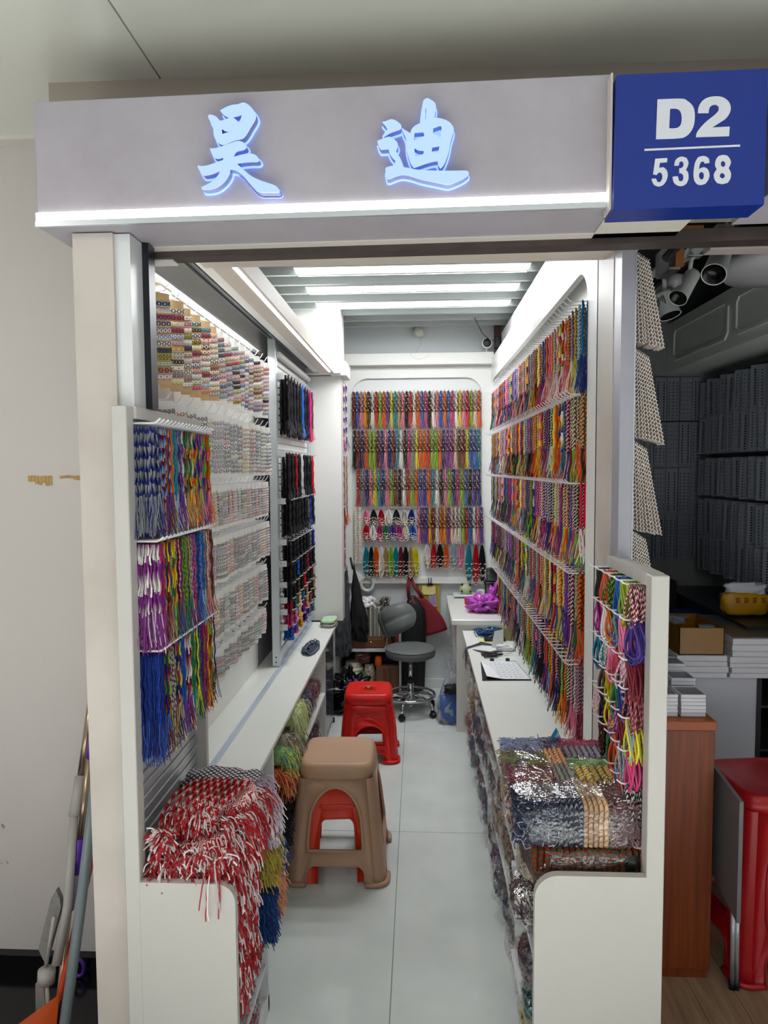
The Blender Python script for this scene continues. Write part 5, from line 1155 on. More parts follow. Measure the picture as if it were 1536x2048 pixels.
# hanging silver black bags left
def sack(name, label, loc, prof, mat_, sx=1, sy=1, amp=.12, seed=0, parts=None, n=28, fold=7):
    t = thing(name, label, 'bag', loc); m = MB(); vs = []
    for i, (r, z) in enumerate(prof):
        for j in range(n):
            a = 2 * pi * j / n; q = 1 + amp * sin(a * fold + i * .7) * .5 + amp * noise.noise(Vector((cos(a) * 2, sin(a) * 2, z * 14 + seed)))
            q += .10 * noise.noise(Vector((cos(a) * 6 + seed, sin(a) * 6, z * 40))); ox = .018 * noise.noise(Vector((z * 9, seed, 3))); oy = .014 * noise.noise(Vector((z * 9, seed, 9)))
            vs.append((r * cos(a) * sx * q + ox, r * sin(a) * sy * q + oy, z + (.012 * noise.noise(Vector((a, seed, i))) if 0 < i else 0)))
    m.add(vs, [(i*n+j, i*n+(j+1) % n, (i+1)*n+(j+1) % n, (i+1)*n+j) for i in range(len(prof) - 1) for j in range(n)] + [tuple(range(n - 1, -1, -1)), tuple((len(prof) - 1) * n + j for j in range(n))])
    m.build('bag_body', mat_, t, True); return t
blk = mat('black_cloth', '#121317', .6); blkf = mat('black_film', '#08080a', .18); silv = mat('silver_black_film', '#5d6268', .18, .4, var=.6, vscale=9)
def tp2(k, lean=0): return lambda x, y, z: (x * (1 - k * (z / .3 + 1) * .5) + lean * z, y * (1 - .6 * k * (z / .3 + 1) * .5), z)
t = thing('hanging_bag', 'shiny silver grey plastic bag hanging beside the white column', 'bag', (-.535, 4.80, .33)); m = MB(); m.blob((0, 0, .30), (.088, .05, .30), e=.6, n=46, m=34, amp=.30, freq=3.5, seed=1, fn=tp2(.9, .10)); m.build('bag_body', silv, t, True)
t = thing('hanging_bag', 'black cloth bag hanging in front of the grey files', 'bag', (-.435, 4.86, .42)); m = MB(); m.blob((0, 0, .27), (.085, .045, .27), e=.75, n=40, m=30, amp=.22, freq=3, seed=2, fn=tp2(.95, -.08)); m.build('bag_body', mat('black_matte_cloth', '#0c0c0e', .7), t, True)
m = MB(); m.tube([(-.03, 0, .52), (-.05, .03, .60)], .008, 6); m.build('strap', blk, t, True)
t = sack('drawstring_bag', 'long black drawstring bag hanging right of the shelf unit', (-.04, 5.02, .02), [(.07, 0), (.085, .02), (.092, .3), (.094, .5), (.08, .60), (.045, .66), (.030, .685), (.028, .70)], blk, 1, .6, .10, 3, fold=9)
m = MB(); m.tube([(-.02, -.06, .665), (.0, -.065, .69), (.01, -.06, .655)], .005, 5); m.build('drawstring', mat('orange_cord', '#c8502c', .6), t)
t = thing('tote_bag', 'dark red tote bag with shoulder straps hanging on the back wall', 'bag', (.03, 5.08, .43))
m = MB(); n = 20; vs = []
for i in range(13):
    v = i / 12
    for j in range(n):
        a = 2 * pi * j / n; w_ = .065 + .045 * sin(min(1, (1 - v) * 1.3) * pi / 2) - .035 * v * v; cx = .075 - .095 * v ** 1.2
        vs.append((cx + w_ * cos(a) * (1 + .05 * sin(5 * a)), -.004 + .032 * sin(a) * (1 - .5 * v), .0 + .27 * v + .03 * cos(a) * (1 - v)))
m.add(vs, [(i*n+j, i*n+(j+1) % n, (i+1)*n+(j+1) % n, (i+1)*n+j) for i in range(12) for j in range(n)] + [tuple(range(n - 1, -1, -1)), tuple(12 * n + j for j in range(n))])
m.build('bag_body', mat('dark_red_cloth', '#7c1420', .7), t, True)
for P in ([(-.10, -.01, .26), (-.108, -.01, .36), (-.095, .02, .42)], [(.0, -.02, .27), (-.05, -.012, .34), (-.09, .02, .42)]):
    m = MB(); m.tube(P, .012, 6, flat=.25); m.build('strap', mat('dark_red_cloth', '#7c1420', .7), t, True)
# clipboard bundle
yell = mat('yellow_board', '#b8a040', .5)
t = thing('clipboard', 'yellow clipboard stack hung on the back wall with bulldog clip', 'clipboard', (.085, 5.12, .68))
bx(-.07, .075, -.006, 0, -.13, .135).build('board', yell, t); bx(-.085, .055, -.011, -.007, -.05, .13).build('board', mat('yellow_board_dark', '#9c8a38', .5), t); bx(-.05, .035, -.0105, -.012 + .001, .12, .15).build('board', mat('brown_board', '#8a6a30', .5), t)
m = MB(); m.prism([(-.055, .10), (.04, .10), (.045, .05), (.025, .035), (-.045, .035), (-.06, .06)], [], lambda u, v, s: (u, -.018 + .003 * s, v)); m.build('note_pad', mat('pale_yellow', '#e4dc8c', .6), t)
m = MB(); m.prism([(-.01, .045), (.048, .045), (.055, -.055), (.005, -.06)], [], lambda u, v, s: (u, -.014 + .001 * s, v)); m.build('paper_sheet', mat('lilac_paper', '#b3a0c4', .7), t)
m = MB()
for r_ in range(6):
    for s_ in range(5): m.box(.006 + s_ * .008, .012 + s_ * .008, -.0146, -.0143, .025 - r_ * .012, .028 - r_ * .012)
m.build('handwriting', mat('pen_ink', '#5a4a78', .7), t)
m = MB(); m.box(-.022, .022, -.032, -.018, .108, .122, bev=.003); m.tube([(-.008, -.03, .118), (-.010, -.035, .165), (.010, -.035, .165), (.008, -.03, .118)], .003, 6); m.build('bulldog_clip', mat('dark_steel', '#4a4440', .25, .9), t, True)
# things on lower shelf
t = thing('storage_tin', 'mint green round storage tin with white lid on low shelf', 'tin', (-.475, 4.96, .037)); m = MB(); m.lathe([(.068, 0), (.072, .004), (.072, .15)], n=32); m.build('tin_body', mat('mint', '#8fc4ae', .35), t, True); m = MB(); m.lathe([(.073, .15), (.075, .158), (.074, .172), (.05, .18)], n=32); m.build('lid', mat('offwhite', '#dcd8c8', .4), t, True)
m = MB(); m.lathe([(.066, .172), (.062, .185), (.058, .21), (.05, .213)], n=28); m.build('bowl', mat('offwhite', '#dcd8c8', .4), t, True)
bag('clear bag with red tie lying on the mint tin', (-.405, 4.95, .285), (.06, .06, .045), ('#7a706c', '#b8a8a4', '#8c3a3c'), 301, 120)
t = thing('carton_box', 'brown cardboard carton with red printing on low shelf', 'box', (0, 0, 0)); bx(-.305, -.145, 4.87, 5.09, .037, .235, bev=.001).build('box_body', mat('cardboard', '#7c5f42', .75, var=.1), t)
rp = mat('red_print', '#8c2c22', .7)
def glyph(parent, m_, x, y, z, s, seed):
    # worn, unreadable square character made of a few printed strokes
    q = random.Random(seed); m = MB()
    for k in range(3): zz = z - s / 2 + s * (k + .5) / 3; m.box(x - s * q.uniform(.25, .45), x + s * q.uniform(.25, .45), y - .0003, y + .0003, zz, zz + s * .09)
    for k in range(2): xx = x - s * .25 + s * .5 * k * q.uniform(.6, 1); m.box(xx, xx + s * .09, y - .0003, y + .0003, z - s * .45, z + s * .45)
    m.build('printed_character', m_, parent)
for i, s_ in enumerate(('深圳物流', '轻放勿压')):
    for j, ch in enumerate(s_): glyph(t, rp, -.245 + i * .040, 4.8688, .205 - j * .034, .028, i * 7 + j)
t = thing('pill_bottle', 'small orange bottle on the brown carton', 'bottle', (-.29, 4.90, .2355)); m = MB(); m.lathe([(.024, 0), (.026, .004), (.026, .05), (.022, .058), (.022, .068)], n=20); m.build('bottle', mat('orange_plastic', '#ef5a1c', .4), t, True)
m = MB(); m.blob((-.215, 4.99, .265), (.06, .07, .028), e=.6, amp=.1); tag(m.build('folded_cloth', mat('navy_cloth', '#14204c', .8), None, True), 'navy blue folded cloth on top of the brown carton', 'cloth')
tw = NT('tweed'); tw.l(tw.ramp(tw.noise(130, 2, rough=.9), [(.42, '#201c18'), (.5, '#8a7658'), (.58, '#e4dccb')]), tw.b.inputs['Base Color']); tw = tw.m
sack('tweed_bag', 'speckled tweed cloth bag between mint tin and carton', (-.355, 4.93, .037), [(.04, 0), (.05, .03), (.045, .13), (.03, .20)], tw, 1, 1, .15, 4)
# bin bags on the floor
t = thing('rubbish_bag', 'black plastic rubbish bag on the floor behind the red stool', 'bag', (-.485, 4.62, 0)); m = MB(); m.blob((0, 0, .12), (.125, .10, .12), e=.75, n=44, m=26, amp=.38, freq=3.6, seed=5); m.blob((.02, 0, .26), (.018, .02, .06), e=.9, n=16, m=12, amp=.5, seed=3, flatb=False); m.build('bag_body', blkf, t, True)
m = MB(); m.tube([(.02 + .045 * cos(a), -.06 + .03 * sin(a), .205 + .02 * sin(a * 1.0 + 1)) for a in [i * 2 * pi / 14 for i in range(14)]], .014, 8, closed=True); m.build('purple_tie', mat('purple_film', '#7a3a8c', .3), t, True)
t = thing('carrier_bag', 'white and blue plastic carrier bag on the floor by the desk', 'bag', (.205, 4.43, 0))
def taper(k):
    return lambda x, y, z: (x * (1 - k * (z / .2 + 1) * .5) + .015 * sin(z * 16), y * (1 - k * (z / .2 + 1) * .5), z)
m = MB(); m.blob((0, 0, .20), (.088, .085, .20), e=.65, n=40, m=26, amp=.30, freq=3.2, seed=6, fn=taper(.72)); m.build('bag_body', mat('milky_film', '#ccd4dc', .2, alpha=.55), t, True)
m = MB(); m.blob((0.0, -.005, .115), (.072, .068, .105), e=.7, amp=.2, seed=3); m.build('blue_contents', mat('bag_blue', '#4a72bc', .4, var=.6, vscale=12), t, True)
m = MB(); m.blob((.01, -.055, .235), (.05, .03, .03), e=.8, amp=.4, seed=8); m.build('black_cloth', blk, t, True)
# ================================================================ ON THE DESK AND WORKTOPS
t = thing('carrier_bag', 'translucent magenta pink plastic bag on the desk', 'bag', (.435, 4.50, .716))
m = MB(); m.blob((0, 0, .052), (.098, .085, .052), e=.8, n=44, m=26, amp=.42, freq=3.4, seed=7); m.blob((.045, .0, .115), (.022, .02, .045), e=.9, n=20, m=12, amp=.5, freq=3, seed=2, flatb=False); m.blob((.07, -.01, .16), (.012, .03, .03), e=.9, n=16, m=10, amp=.6, freq=3, seed=4, flatb=False)
m.build('bag_body', mat('magenta_film', '#d257d6', .18, alpha=.8), t, True)
m = MB(); m.lathe([(.0, -.07), (.032, -.07), (.032, .0), (0, .0)], (.0, 0, .036), 20, axis='y'); m.build('dark_jar', mat('dark_jar', '#3c3040', .3), t, True)
t = thing('round_tin', 'small crimson round tin on the desk left of the magenta bag', 'tin', (.352, 4.74, .716)); m = MB(); m.lathe([(.032, 0), (.034, .003), (.034, .03)], n=24); m.build('tin_body', mat('crimson', '#b0163c', .3), t, True); m = MB(); m.lathe([(.0355, .03), (.036, .045), (.03, .049)], n=24); m.build('lid', mat('crimson_lid', '#c8244c', .3), t, True)
t = thing('toy_figure', 'round pale green toy with small dark ears at back of desk', 'toy', (.345, 5.02, .742)); m = MB(); m.blob((0, 0, 0.028), (.046, .04, .042), e=1, amp=.02); m.build('body', mat('pale_green', '#aebd92', .5), t, True)
m = MB()
for x in (-.025, .03): m.lathe([(.010, 0), (.006, .012), (.001, .02)], (x, -.01, .058), 8)
m.blob((-.03, -.036, .02), (.008, .006, .008), e=1, amp=0); m.blob((.032, -.03, .018), (.007, .006, .008), e=1, amp=0); m.build('ear', black, t, True)
t = thing('shallow_tray', 'thin white tray with dark lid edge under the green toy', 'tray', (.375, 5.02, .716)); bx(-.12, .11, -.06, .05, 0, .022, bev=.003).build('tray', whitem, t); bx(-.115, .10, -.062, -.06, .002, .010).build('dark_edge', mat('dark_steel2', '#555a60', .3, .6), t)
t = thing('tape_dispenser', 'grey white clutter of tissue packets right of green toy', 'packet', (.475, 4.97, .716)); m = MB(); m.blob((0, 0, .03), (.05, .05, .03), amp=.4, n=24); m.build('tissue', mat('tissue', '#cfd2cf', .7), t, True)
t = thing('desk_phone', 'black handset shape standing at back of desk behind magenta bag', 'phone', (.50, 4.85, .716)); m = MB(); m.box(-.03, .05, -.02, .04, 0, .14, bev=.008); m.box(-.02, .055, .0, .03, .14, .235, bev=.006); m.tube([(-.035, 0, .16), (-.02, 0, .10)], .010, 6); m.build('handset', black, t, True)
t = thing('loose_band', 'small pink elastic band ring lying on the desk front', 'band', (.335, 4.46, .7165)); m = MB(); m.tube([(.017 * cos(a), .010 * sin(a), .003) for a in [i * 2 * pi / 18 for i in range(18)]], .0022, 5, closed=True); m.tube([(-.0, -.02, .002), (.03, -.045, .002), (.07, -.06, .002), (.11, -.07, .002)], .0012, 4); m.build('band', mat('pale_pink', '#d89a94', .6), t, True)
def tangle(name, label, cat, loc, sx, sy, sz, cols, n, r, seed):
    q = random.Random(seed); m = MB()
    for i in range(n):
        cx, cy = q.uniform(-sx, sx) * .4, q.uniform(-sy, sy) * .4; a0 = q.uniform(0, 6.28); z0 = q.uniform(0, sz); rx, ry = sx * q.uniform(.4, .7), sy * q.uniform(.4, .7)
        m.tube([(cx + rx * cos(a0 + t_), cy + ry * sin(a0 + t_), max(r, z0 + .01 * sin(2 * t_ + i))) for t_ in [j * 2 * pi / 12 for j in range(12)]], r, 4, cap=False, closed=True, z=q.random())
    o = m.build(name, THREAD, None, True, loc); setcol(o, *cols); return tag(o, label, cat)
tangle('cord_tangle', 'heap of tangled blue and navy cords on right worktop by desk', 'cords', (.42, 4.12, .65), .085, .07, .035, ('#27486c', '#9ac4dc', '#2b4a78'), 40, .003, 3)
tangle('cord_tangle', 'heap of tangled grey cords on left worktop under sliding panel', 'cords', (-.60, 3.78, .65), .05, .16, .012, ('#39434c', '#8c98a4', '#4a5866'), 26, .0028, 5)
t = thing('cord_tangle', 'thin dark grey cords trailing over the edge of the right worktop', 'cords'); m = MB()
for i in range(6):
    d = i * .006; m.tube([(.42, 3.86 + d, .654), (.36, 3.88 + d * 2, .653), (.31, 3.84 + d, .654), (.275, 3.80 + d, .654), (.264, 3.79 + d, .648), (.263, 3.785 + d, .60), (.265, 3.79 + d, .555 + .01 * (i % 2))], .0018, 4)
for i in range(5): m.tube([(.30, 3.78, .652), (.35 + i * .01, 3.70 + i * .008, .652), (.42, 3.72 + .01 * i, .652), (.46, 3.74, .652)], .0016, 4)
m.build('cords', mat('grey_cord', '#3c4450', .6), t, True)
t = thing('notepad', 'pale yellow notepad with black strip on right worktop', 'notepad', (.41, 3.98, .65)); bx(-.06, .09, -.04, .04, 0, .006).build('pad', mat('pale_yellow', '#e4dc8c', .6), t); bx(-.03, .09, -.035, .02, .006, .022, bev=.002).build('black_case', black, t)
t = thing('paper_holder', 'small folded white card stand on right worktop', 'card stand', (.455, 3.84, .65)); m = MB(); m.add([(-.045, -.01, 0), (.02, -.01, 0), (.02, .02, 0), (-.045, .02, 0), (-.03, .0, .09), (.02, .0, .10), (.02, .004, .10), (-.03, .004, .09)], [(0, 1, 5, 4), (1, 2, 6, 5), (2, 3, 7, 6), (3, 0, 4, 7), (4, 5, 6, 7), (0, 3, 2, 1)]); m.blob((.02, -.07, .016), (.05, .03, .016), amp=.3, n=18); m.build('card', whitem, t)
t = thing('olive_box', 'small olive green box behind white card stand', 'box', (.525, 4.03, .65)); bx(-.035, .03, -.04, .04, 0, .075, bev=.004).build('box_body', mat('olive', '#8c8a5c', .5), t)
# scissors
t = thing('scissors', 'black handled scissors lying behind the calendar sheet', 'scissors', (.43, 3.66, .655), .25); m = MB()
for s_ in (-1, 1): m.tube([(-.055 + .035 * cos(a), s_ * .020 + .016 * sin(a), .004) for a in [i * 2 * pi / 14 for i in range(14)]], .0055, 6, closed=True); m.tube([(-.02, s_ * .014, .004), (.02, 0, .004)], .005, 6)
m.build('handle', black, t, True); m = MB()
for s_ in (-1, 1): m.prism([(.01, -.006), (.085, s_ * .004), (.01, .006)], [], lambda u, v, s, s_=s_: (u, v, .003 + .001 * s_ + .0012 * s))
m.build('blade', chrome, t)
# calendar sheets
t = thing('calendar_sheets', 'white gridded calendar sheets on black board on right worktop', 'calendar', (.30, 3.22, .65)); m = MB()
m.prism([(0, 0), (.232, .01), (.20, .33), (.02, .30)], [], lambda u, v, s: (u, v, .001 + .004 * (1 - s))); m.build('black_board', black, t)
m = MB(); N_ = 10; vs = []
for s_ in (0, 1):
    for i in range(N_ + 1):
        for j in range(N_ + 1):
            u, v = i / N_, j / N_; lift = .012 * max(0, .35 - u) * (1 - v) * 3
            vs.append((.022 + u * (.205 - .03 * v), .012 + v * .30, .0062 + lift + .0008 * s_))
M_ = (N_ + 1) ** 2
m.add(vs, [f for i in range(N_) for j in range(N_) for a in [i * (N_ + 1) + j] for f in ((M_ + a, M_ + a + N_ + 1, M_ + a + N_ + 2, M_ + a + 1), (a, a + 1, a + N_ + 2, a + N_ + 1))])
m.build('paper_sheet', mat('paper_white', '#eef0f4', .6), t, True)
m = MB()
for i in range(8): x = .04 + i * .0235; m.add([(x, .02, .0095), (x + .0009, .02, .0095), (x - .018 + .0009, .30, .0085), (x - .018, .30, .0085)], [(0, 1, 2, 3)])
for j in range(8): y = .03 + j * .036; m.box(.035 - j * .001, .222 - j * .0035, y, y + .001, .0088, .0092)
for i in range(7):
    for j in range(7): m.box(.046 + i * .0235 - j * .002, .053 + i * .0235 - j * .002, .042 + j * .036, .049 + j * .036, .0088, .0091)
m.build('printed_grid', mat('grey_print', '#9aa0aa', .7), t)
m = MB()
for x in (.07, .15): m.box(x, x + .02, .312, .335, .004, .018, bev=.002)
m.build('binder_clip', black, t)
# folded cloths at column foot
for i, (c, nm) in enumerate((('#a9a79c', 'grey beige'), ('#b4d4b0', 'pale green'))):
    m = MB(); m.blob((-.575, 4.36 + i * .01, .662 + i * .022), (.048, .085, .0115), e=.5, amp=.15, seed=i); tag(m.build('folded_cloth', mat('cloth_%d' % i, c, .85), None, True), nm + ' folded cloth on left worktop by white column, ' + ('lower' if i == 0 else 'upper'), 'cloth')
# camera and wire on the back wall
t = thing('security_camera', 'small white security camera with black face high on back wall', 'camera', (.495, 5.06, 2.545)); m = MB(); m.lathe([(.02, 0), (.034, -.006), (.038, -.03), (.036, -.044), (.033, -.045)], n=28, axis='y'); m.tube([(0, -.01, -.03), (0, .0, -.055)], .006, 6); m.lathe([(.02, 0), (.02, .006)], (0, 0, -.061), 14); m.build('camera_body', whitem, t, True)
m = MB(); m.lathe([(.030, -.046), (.022, -.049), (.006, -.05)], n=24, axis='y'); m.build('lens_face', black, t, True)
t = thing('wall_sensor', 'small dusty white sensor at top of back wall with thin wire', 'sensor', (.01, 5.10, 2.64)); m = MB(); m.box(-.045, -.02, -.02, .03, .02, .055, bev=.004); m.blob((.0, -.01, 0), (.036, .028, .034), e=.8, amp=.2); m.build('sensor_body', mat('dusty_plastic', '#cfd0c4', .5), t, True)
m = MB(); m.tube([(.01, 0, -.03), (.015, .02, -.08), (-.01, .03, -.11), (-.02, .0, -.155), (-.06, -.073, -.158), (-.05, -.075, -.185), (0, -.075, -.205), (.05, -.075, -.19), (.08, -.075, -.162)], .0012, 4); m.build('wire', mat('wire_white', '#b8bab8', .5), t)
t = thing('ceiling_cable', 'thin black cable and bracket at right end of rear baffles', 'cable', (.50, 5.0, 2.62)); m = MB(); m.tube([(-.12, -.3, .035), (-.05, -.1, -.03), (.02, .05, -.05), (.08, .08, -.05)], .003, 5); m.box(.05, .09, .02, .09, -.11, -.03, bev=.004); m.build('cable', black, t)
bx(.555, .60, 5.06, 5.135, 2.45, 2.73).build('wall_pipe', mat('old_wood', '#5a3f36', .7, var=.3), None); tag(bpy.data.objects['wall_pipe'], 'dark brown timber post end in the gap above the right wall', 'post')
# ================================================================ RIGHT-HAND STALL (dark)
dkw = mat('dim_paint', '#e6eae4', .6, var=.08)
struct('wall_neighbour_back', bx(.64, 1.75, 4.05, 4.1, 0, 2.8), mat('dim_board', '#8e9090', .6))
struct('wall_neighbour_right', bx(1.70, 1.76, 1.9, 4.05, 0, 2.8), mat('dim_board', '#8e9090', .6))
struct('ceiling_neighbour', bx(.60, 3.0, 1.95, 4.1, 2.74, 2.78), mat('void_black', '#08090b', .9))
fr_ = struct('trim_21', bx(1.42, 1.70, 1.95, 4.05, 2.19, 2.46), dkw)
for y0, y1 in ((2.0, 2.55), (2.62, 3.2), (3.27, 3.95)):
    m = MB()
    P = [(y0, 2.235), (y1, 2.235), (y1, 2.415), (y0, 2.415)]
    m.prism([(y0, 2.265), (y0 + .03, 2.235), (y1 - .03, 2.235), (y1, 2.265), (y1, 2.385), (y1 - .03, 2.415), (y0 + .03, 2.415), (y0, 2.385)], [[(y0 + .014, 2.27), (y0 + .034, 2.25), (y1 - .034, 2.25), (y1 - .014, 2.27), (y1 - .014, 2.38), (y1 - .034, 2.4), (y0 + .034, 2.4), (y0 + .014, 2.38)]], lambda u, v, s: (1.412 + .008 * s, u, v))
    m.build('moulding', dkw, fr_)
darkc = mat('dark_card', '#8a8f9a', .4, var=.2, vscale=30); stud = mat('silver_stud', '#14151a', .3, .2)
def stud_card(w, h, nx, nz, rr=.004):
    m = MB(); m.box(-w / 2, w / 2, 0, .004, -h, 0, mi=0)
    for i in range(nx):
        for j in range(nz):
            x = -w / 2 + w * (i + .5) / nx; z = -.02 - (h - .03) * (j + .5) / nz; r_ = rr
            m.add([(x - r_, -.001, z), (x, -.001, z - r_), (x + r_, -.001, z), (x, -.001, z + r_), (x, -.005, z)], [(0, 1, 4), (1, 2, 4), (2, 3, 4), (3, 0, 4)], mi=1)
    return m.mesh('earring_card', [darkc, stud])
sc = [stud_card(.066, .24, 3, 12), stud_card(.066, .24, 4, 9, .003), stud_card(.066, .24, 2, 14, .005)]
for r_i, z in enumerate((2.16, 1.915, 1.645, 1.375)):
    for i in range(9):
        o = link('earring_card', sc[(i + r_i) % 3], None, (1.03 + i * .070, 4.03 - .004 * (i % 2), z)); o.scale = (1, 1, 1.05)
        tag(o, 'dark jewellery card, %s from left, row %s on neighbour stall back wall' % (ordn(i), WORD[r_i]), 'jewellery card', 'jewellery cards on the neighbour back wall')
for r_i, z in enumerate((2.13, 1.93, 1.70, 1.48, 1.28)):
    for i in range(24):
        o = link('earring_card', sc[(i * 2 + r_i) % 3], None, (1.60, 2.02 + i * .083, z - .01 * (i % 2))); o.rotation_euler = (rb.uniform(-.05, .05), 0, -1.0); o.scale = (1.35, 1, .82)
        tag(o, 'dark jewellery card, %s from front, row %s on neighbour stall right wall' % (ordn(i), WORD[r_i]), 'jewellery card', 'jewellery cards on the neighbour right wall')
m = MB()
for z in (2.14, 1.94, 1.71, 1.49, 1.29): m.box(1.66, 1.70, 1.98, 4.0, z, z + .012)
tag(m.build('hook_rail', mat('dim_rail', '#2a2c30', .5), None), 'dark hook rails on the right wall of neighbour stall', 'rail')
# white pleated card stacks hanging by the steel post
whc = mat('pleated_white', '#e6dcd2', .6)
pk = MB(); n = 44; vs = []
for i in range(n + 1):
    z = -i / n; d = .0042 * (i % 2)
    vs += [(-d - .001, 0, z), (-d - .001, .055, z), (-d + .001, .055, z), (-d + .001, 0, z)]
pk.add(vs, [(i*4+a, i*4+(a+1) % 4, (i+1)*4+(a+1) % 4, (i+1)*4+a) for i in range(n) for a in range(4)])
pkm = pk.mesh('pleated_card', whc)
for s_i, (z, h, x0) in enumerate(((2.245, .245, .572), (1.985, .245, .576), (1.735, .25, .574), (1.485, .22, .576))):
    t = thing('card_stack', 'stack of pleated off-white cards on hook by steel post, %s from top' % WORD[s_i], 'card stack', (x0, 1.95, z), 0, 'pleated card stacks beside the steel post')
    for i in range(12):
        o = link('pleated_card', pkm, t, (.005 + i * .0045, -.01 - .0015 * (i % 3), -.003 * i)); o.scale = (1, 1, h * rb.uniform(.97, 1.0)); o.rotation_euler[1] = -.02 * i + .03
    m = MB(); m.tube([(0, .03, .008), (.075, .03, .01), (.095, .03, .028)], .003, 5); m.build('hook', hookm, t)
# spotlights
lampw = mat('lamp_white', '#d2d8d4', .4)
def spot(label, loc, d, L, r, stem_, mirror=False):
    t = thing('track_spotlight', label, 'spotlight', loc); d = Vector(d).normalized(); q = d.to_track_quat('Z', 'Y')
    m = MB(); m.lathe([(.0, 0), (r * .74, .002), (r * .80, .01), (r * .98, L), (r, L + .001), (r * .93, L), (r * .80, L * .75), (0, L * .75)], n=28)
    o = m.build('lamp_head', lampw, t, True); o.rotation_mode = 'QUATERNION'; o.rotation_quaternion = q
    m = MB(); m.lathe([(r * .80, L * .755), (r * .93, L * .998), (r * .90, L * 1.0), (r * .7, L * .80), (r * .1, L * .78)], n=28); o = m.build('reflector', mat('dark_reflector', '#1c1b1a', .2, .7), t, True); o.rotation_mode = 'QUATERNION'; o.rotation_quaternion = q
    m = MB()
    for k in range(5): m.box(-r * .82 - .0015, -r * .80, -.014 + k * .006, -.011 + k * .006, L * .25, L * .6)
    o = m.build('vent_slot', mat('vent_dark', '#3a3e3e', .6), t); o.rotation_mode = 'QUATERNION'; o.rotation_quaternion = q @ Vector((0, 0, 1)).rotation_difference(Vector((0, 0, 1)))
    m = MB(); a = d * L * .3; m.tube([tuple(a), (a.x * .5, a.y * .5, r + .015), (0, 0, stem_)], .007, 8); m.box(-.025, .025, -.02, .02, stem_, stem_ + .028, bev=.003); m.build('stem', lampw, t, True)
spot('white track spotlight, the middle one, tilted down left', (.883, 2.30, 2.27), (-.066, -.05, -.09), .12, .030, .05)
spot('white track spotlight pointing at viewer, rightmost of the three', (.930, 2.20, 2.307), (-.06, -.08, -.098), .125, .036, .05)
spot('white track spotlight half hidden behind pleated cards, leftmost of the three', (.822, 2.40, 2.235), (.018, -.02, -.077), .085, .036, .055)
t = thing('lighting_track', 'white lighting track angled across the ceiling of neighbour stall', 'track', (0, 0, 0)); m = MB(); m.tube([(.80, 2.75, 2.345), (.872, 2.35, 2.335), (.90, 2.1, 2.345)], .014, 4, flat=1.3); m.build('track', lampw, t)
t = thing('ceiling_channel', 'long pale channel running right under the steel track', 'channel', (0, 0, 0)); m = MB(); m.box(.825, 1.7, 2.03, 2.08, 2.262, 2.31); m.box(.825, 1.7, 2.02, 2.03, 2.28, 2.292); m.build('channel', mat('dim_cream', '#b8b0a8', .5), t)
t = thing('ceiling_fan', 'pale round fan shroud hanging at right edge of neighbour stall', 'fan', (1.30, 2.62, 2.33)); m = MB(); m.lathe([(.06, .0), (.17, .012), (.195, .04), (.19, .075), (.08, .09)], n=36); m.build('shroud', mat('dim_shroud', '#b5b5b8', .5), t, True); m = MB(); m.tube([(0, 0, .08), (0, 0, .40)], .01, 8); m.build('rod', chrome, t)
t = thing('timber_block', 'orange brown timber piece under the steel track', 'timber', (0, 0, 0)); m = MB(); m.box(.655, .77, 1.94, 1.98, 2.262, 2.30); m.box(.712, .735, 1.98, 2.02, 2.205, 2.27); m.build('timber', mat('orange_wood', '#7a4a1c', .6, var=.3), t)
t = thing('black_tape', 'black tape wrapped over the white channel at top right', 'tape', (0, 0, 0)); m = MB(); m.blob((.805, 2.0, 2.282), (.035, .02, .018), e=.5, amp=.5); m.tube([(.72, 1.96, 2.262), (.69, 1.95, 2.235), (.672, 1.95, 2.215)], .012, 6); m.build('tape', black, t)
t = thing('junction_box', 'small grey junction box and wires beside pleated cards', 'junction box', (0, 0, 0)); m = MB(); m.box(.695, .735, 1.99, 2.10, 2.20, 2.275, bev=.005); m.lathe([(.0, 0), (.02, .01), (.022, .035), (.0, .045)], (.745, 2.08, 2.17), 14); m.build('box_body', mat('dim_grey', '#77757a', .5), t, True)
# wooden cabinet front
wc = NT('orange_veneer'); _tc = wc.n('ShaderNodeTexCoord'); _mp = wc.n('ShaderNodeMapping'); _mp.inputs['Scale'].default_value = (30, 30, 1.2); wc.l(_tc.outputs['Object'], _mp.inputs[0]); wc.l(wc.ramp(wc.noise(2.5, 5, vec=_mp.outputs[0]), [(.3, '#6a2c0c'), (.7, '#8a4014')]), wc.b.inputs['Base Color']); wc.b.inputs['Roughness'].default_value = .4; wc = wc.m
t = thing('wooden_cabinet', 'tall orange brown wood veneer cabinet right of the low rack', 'cabinet', (0, 0, 0)); bx(.64, .935, 2.18, 2.60, .03, .82, bev=.002).build('body', wc, t); bx(.64, .938, 2.175, 2.61, .82, .850, bev=.002).build('top_board', mat('veneer_top', '#a0501a', .4), t); bx(.64, .93, 2.185, 2.59, 0, .03).build('plinth', wc, t)
boxw = mat('box_white', '#dddbe2', .5); print_ = mat('grey_box_print', '#83858f', .5)
k = 0
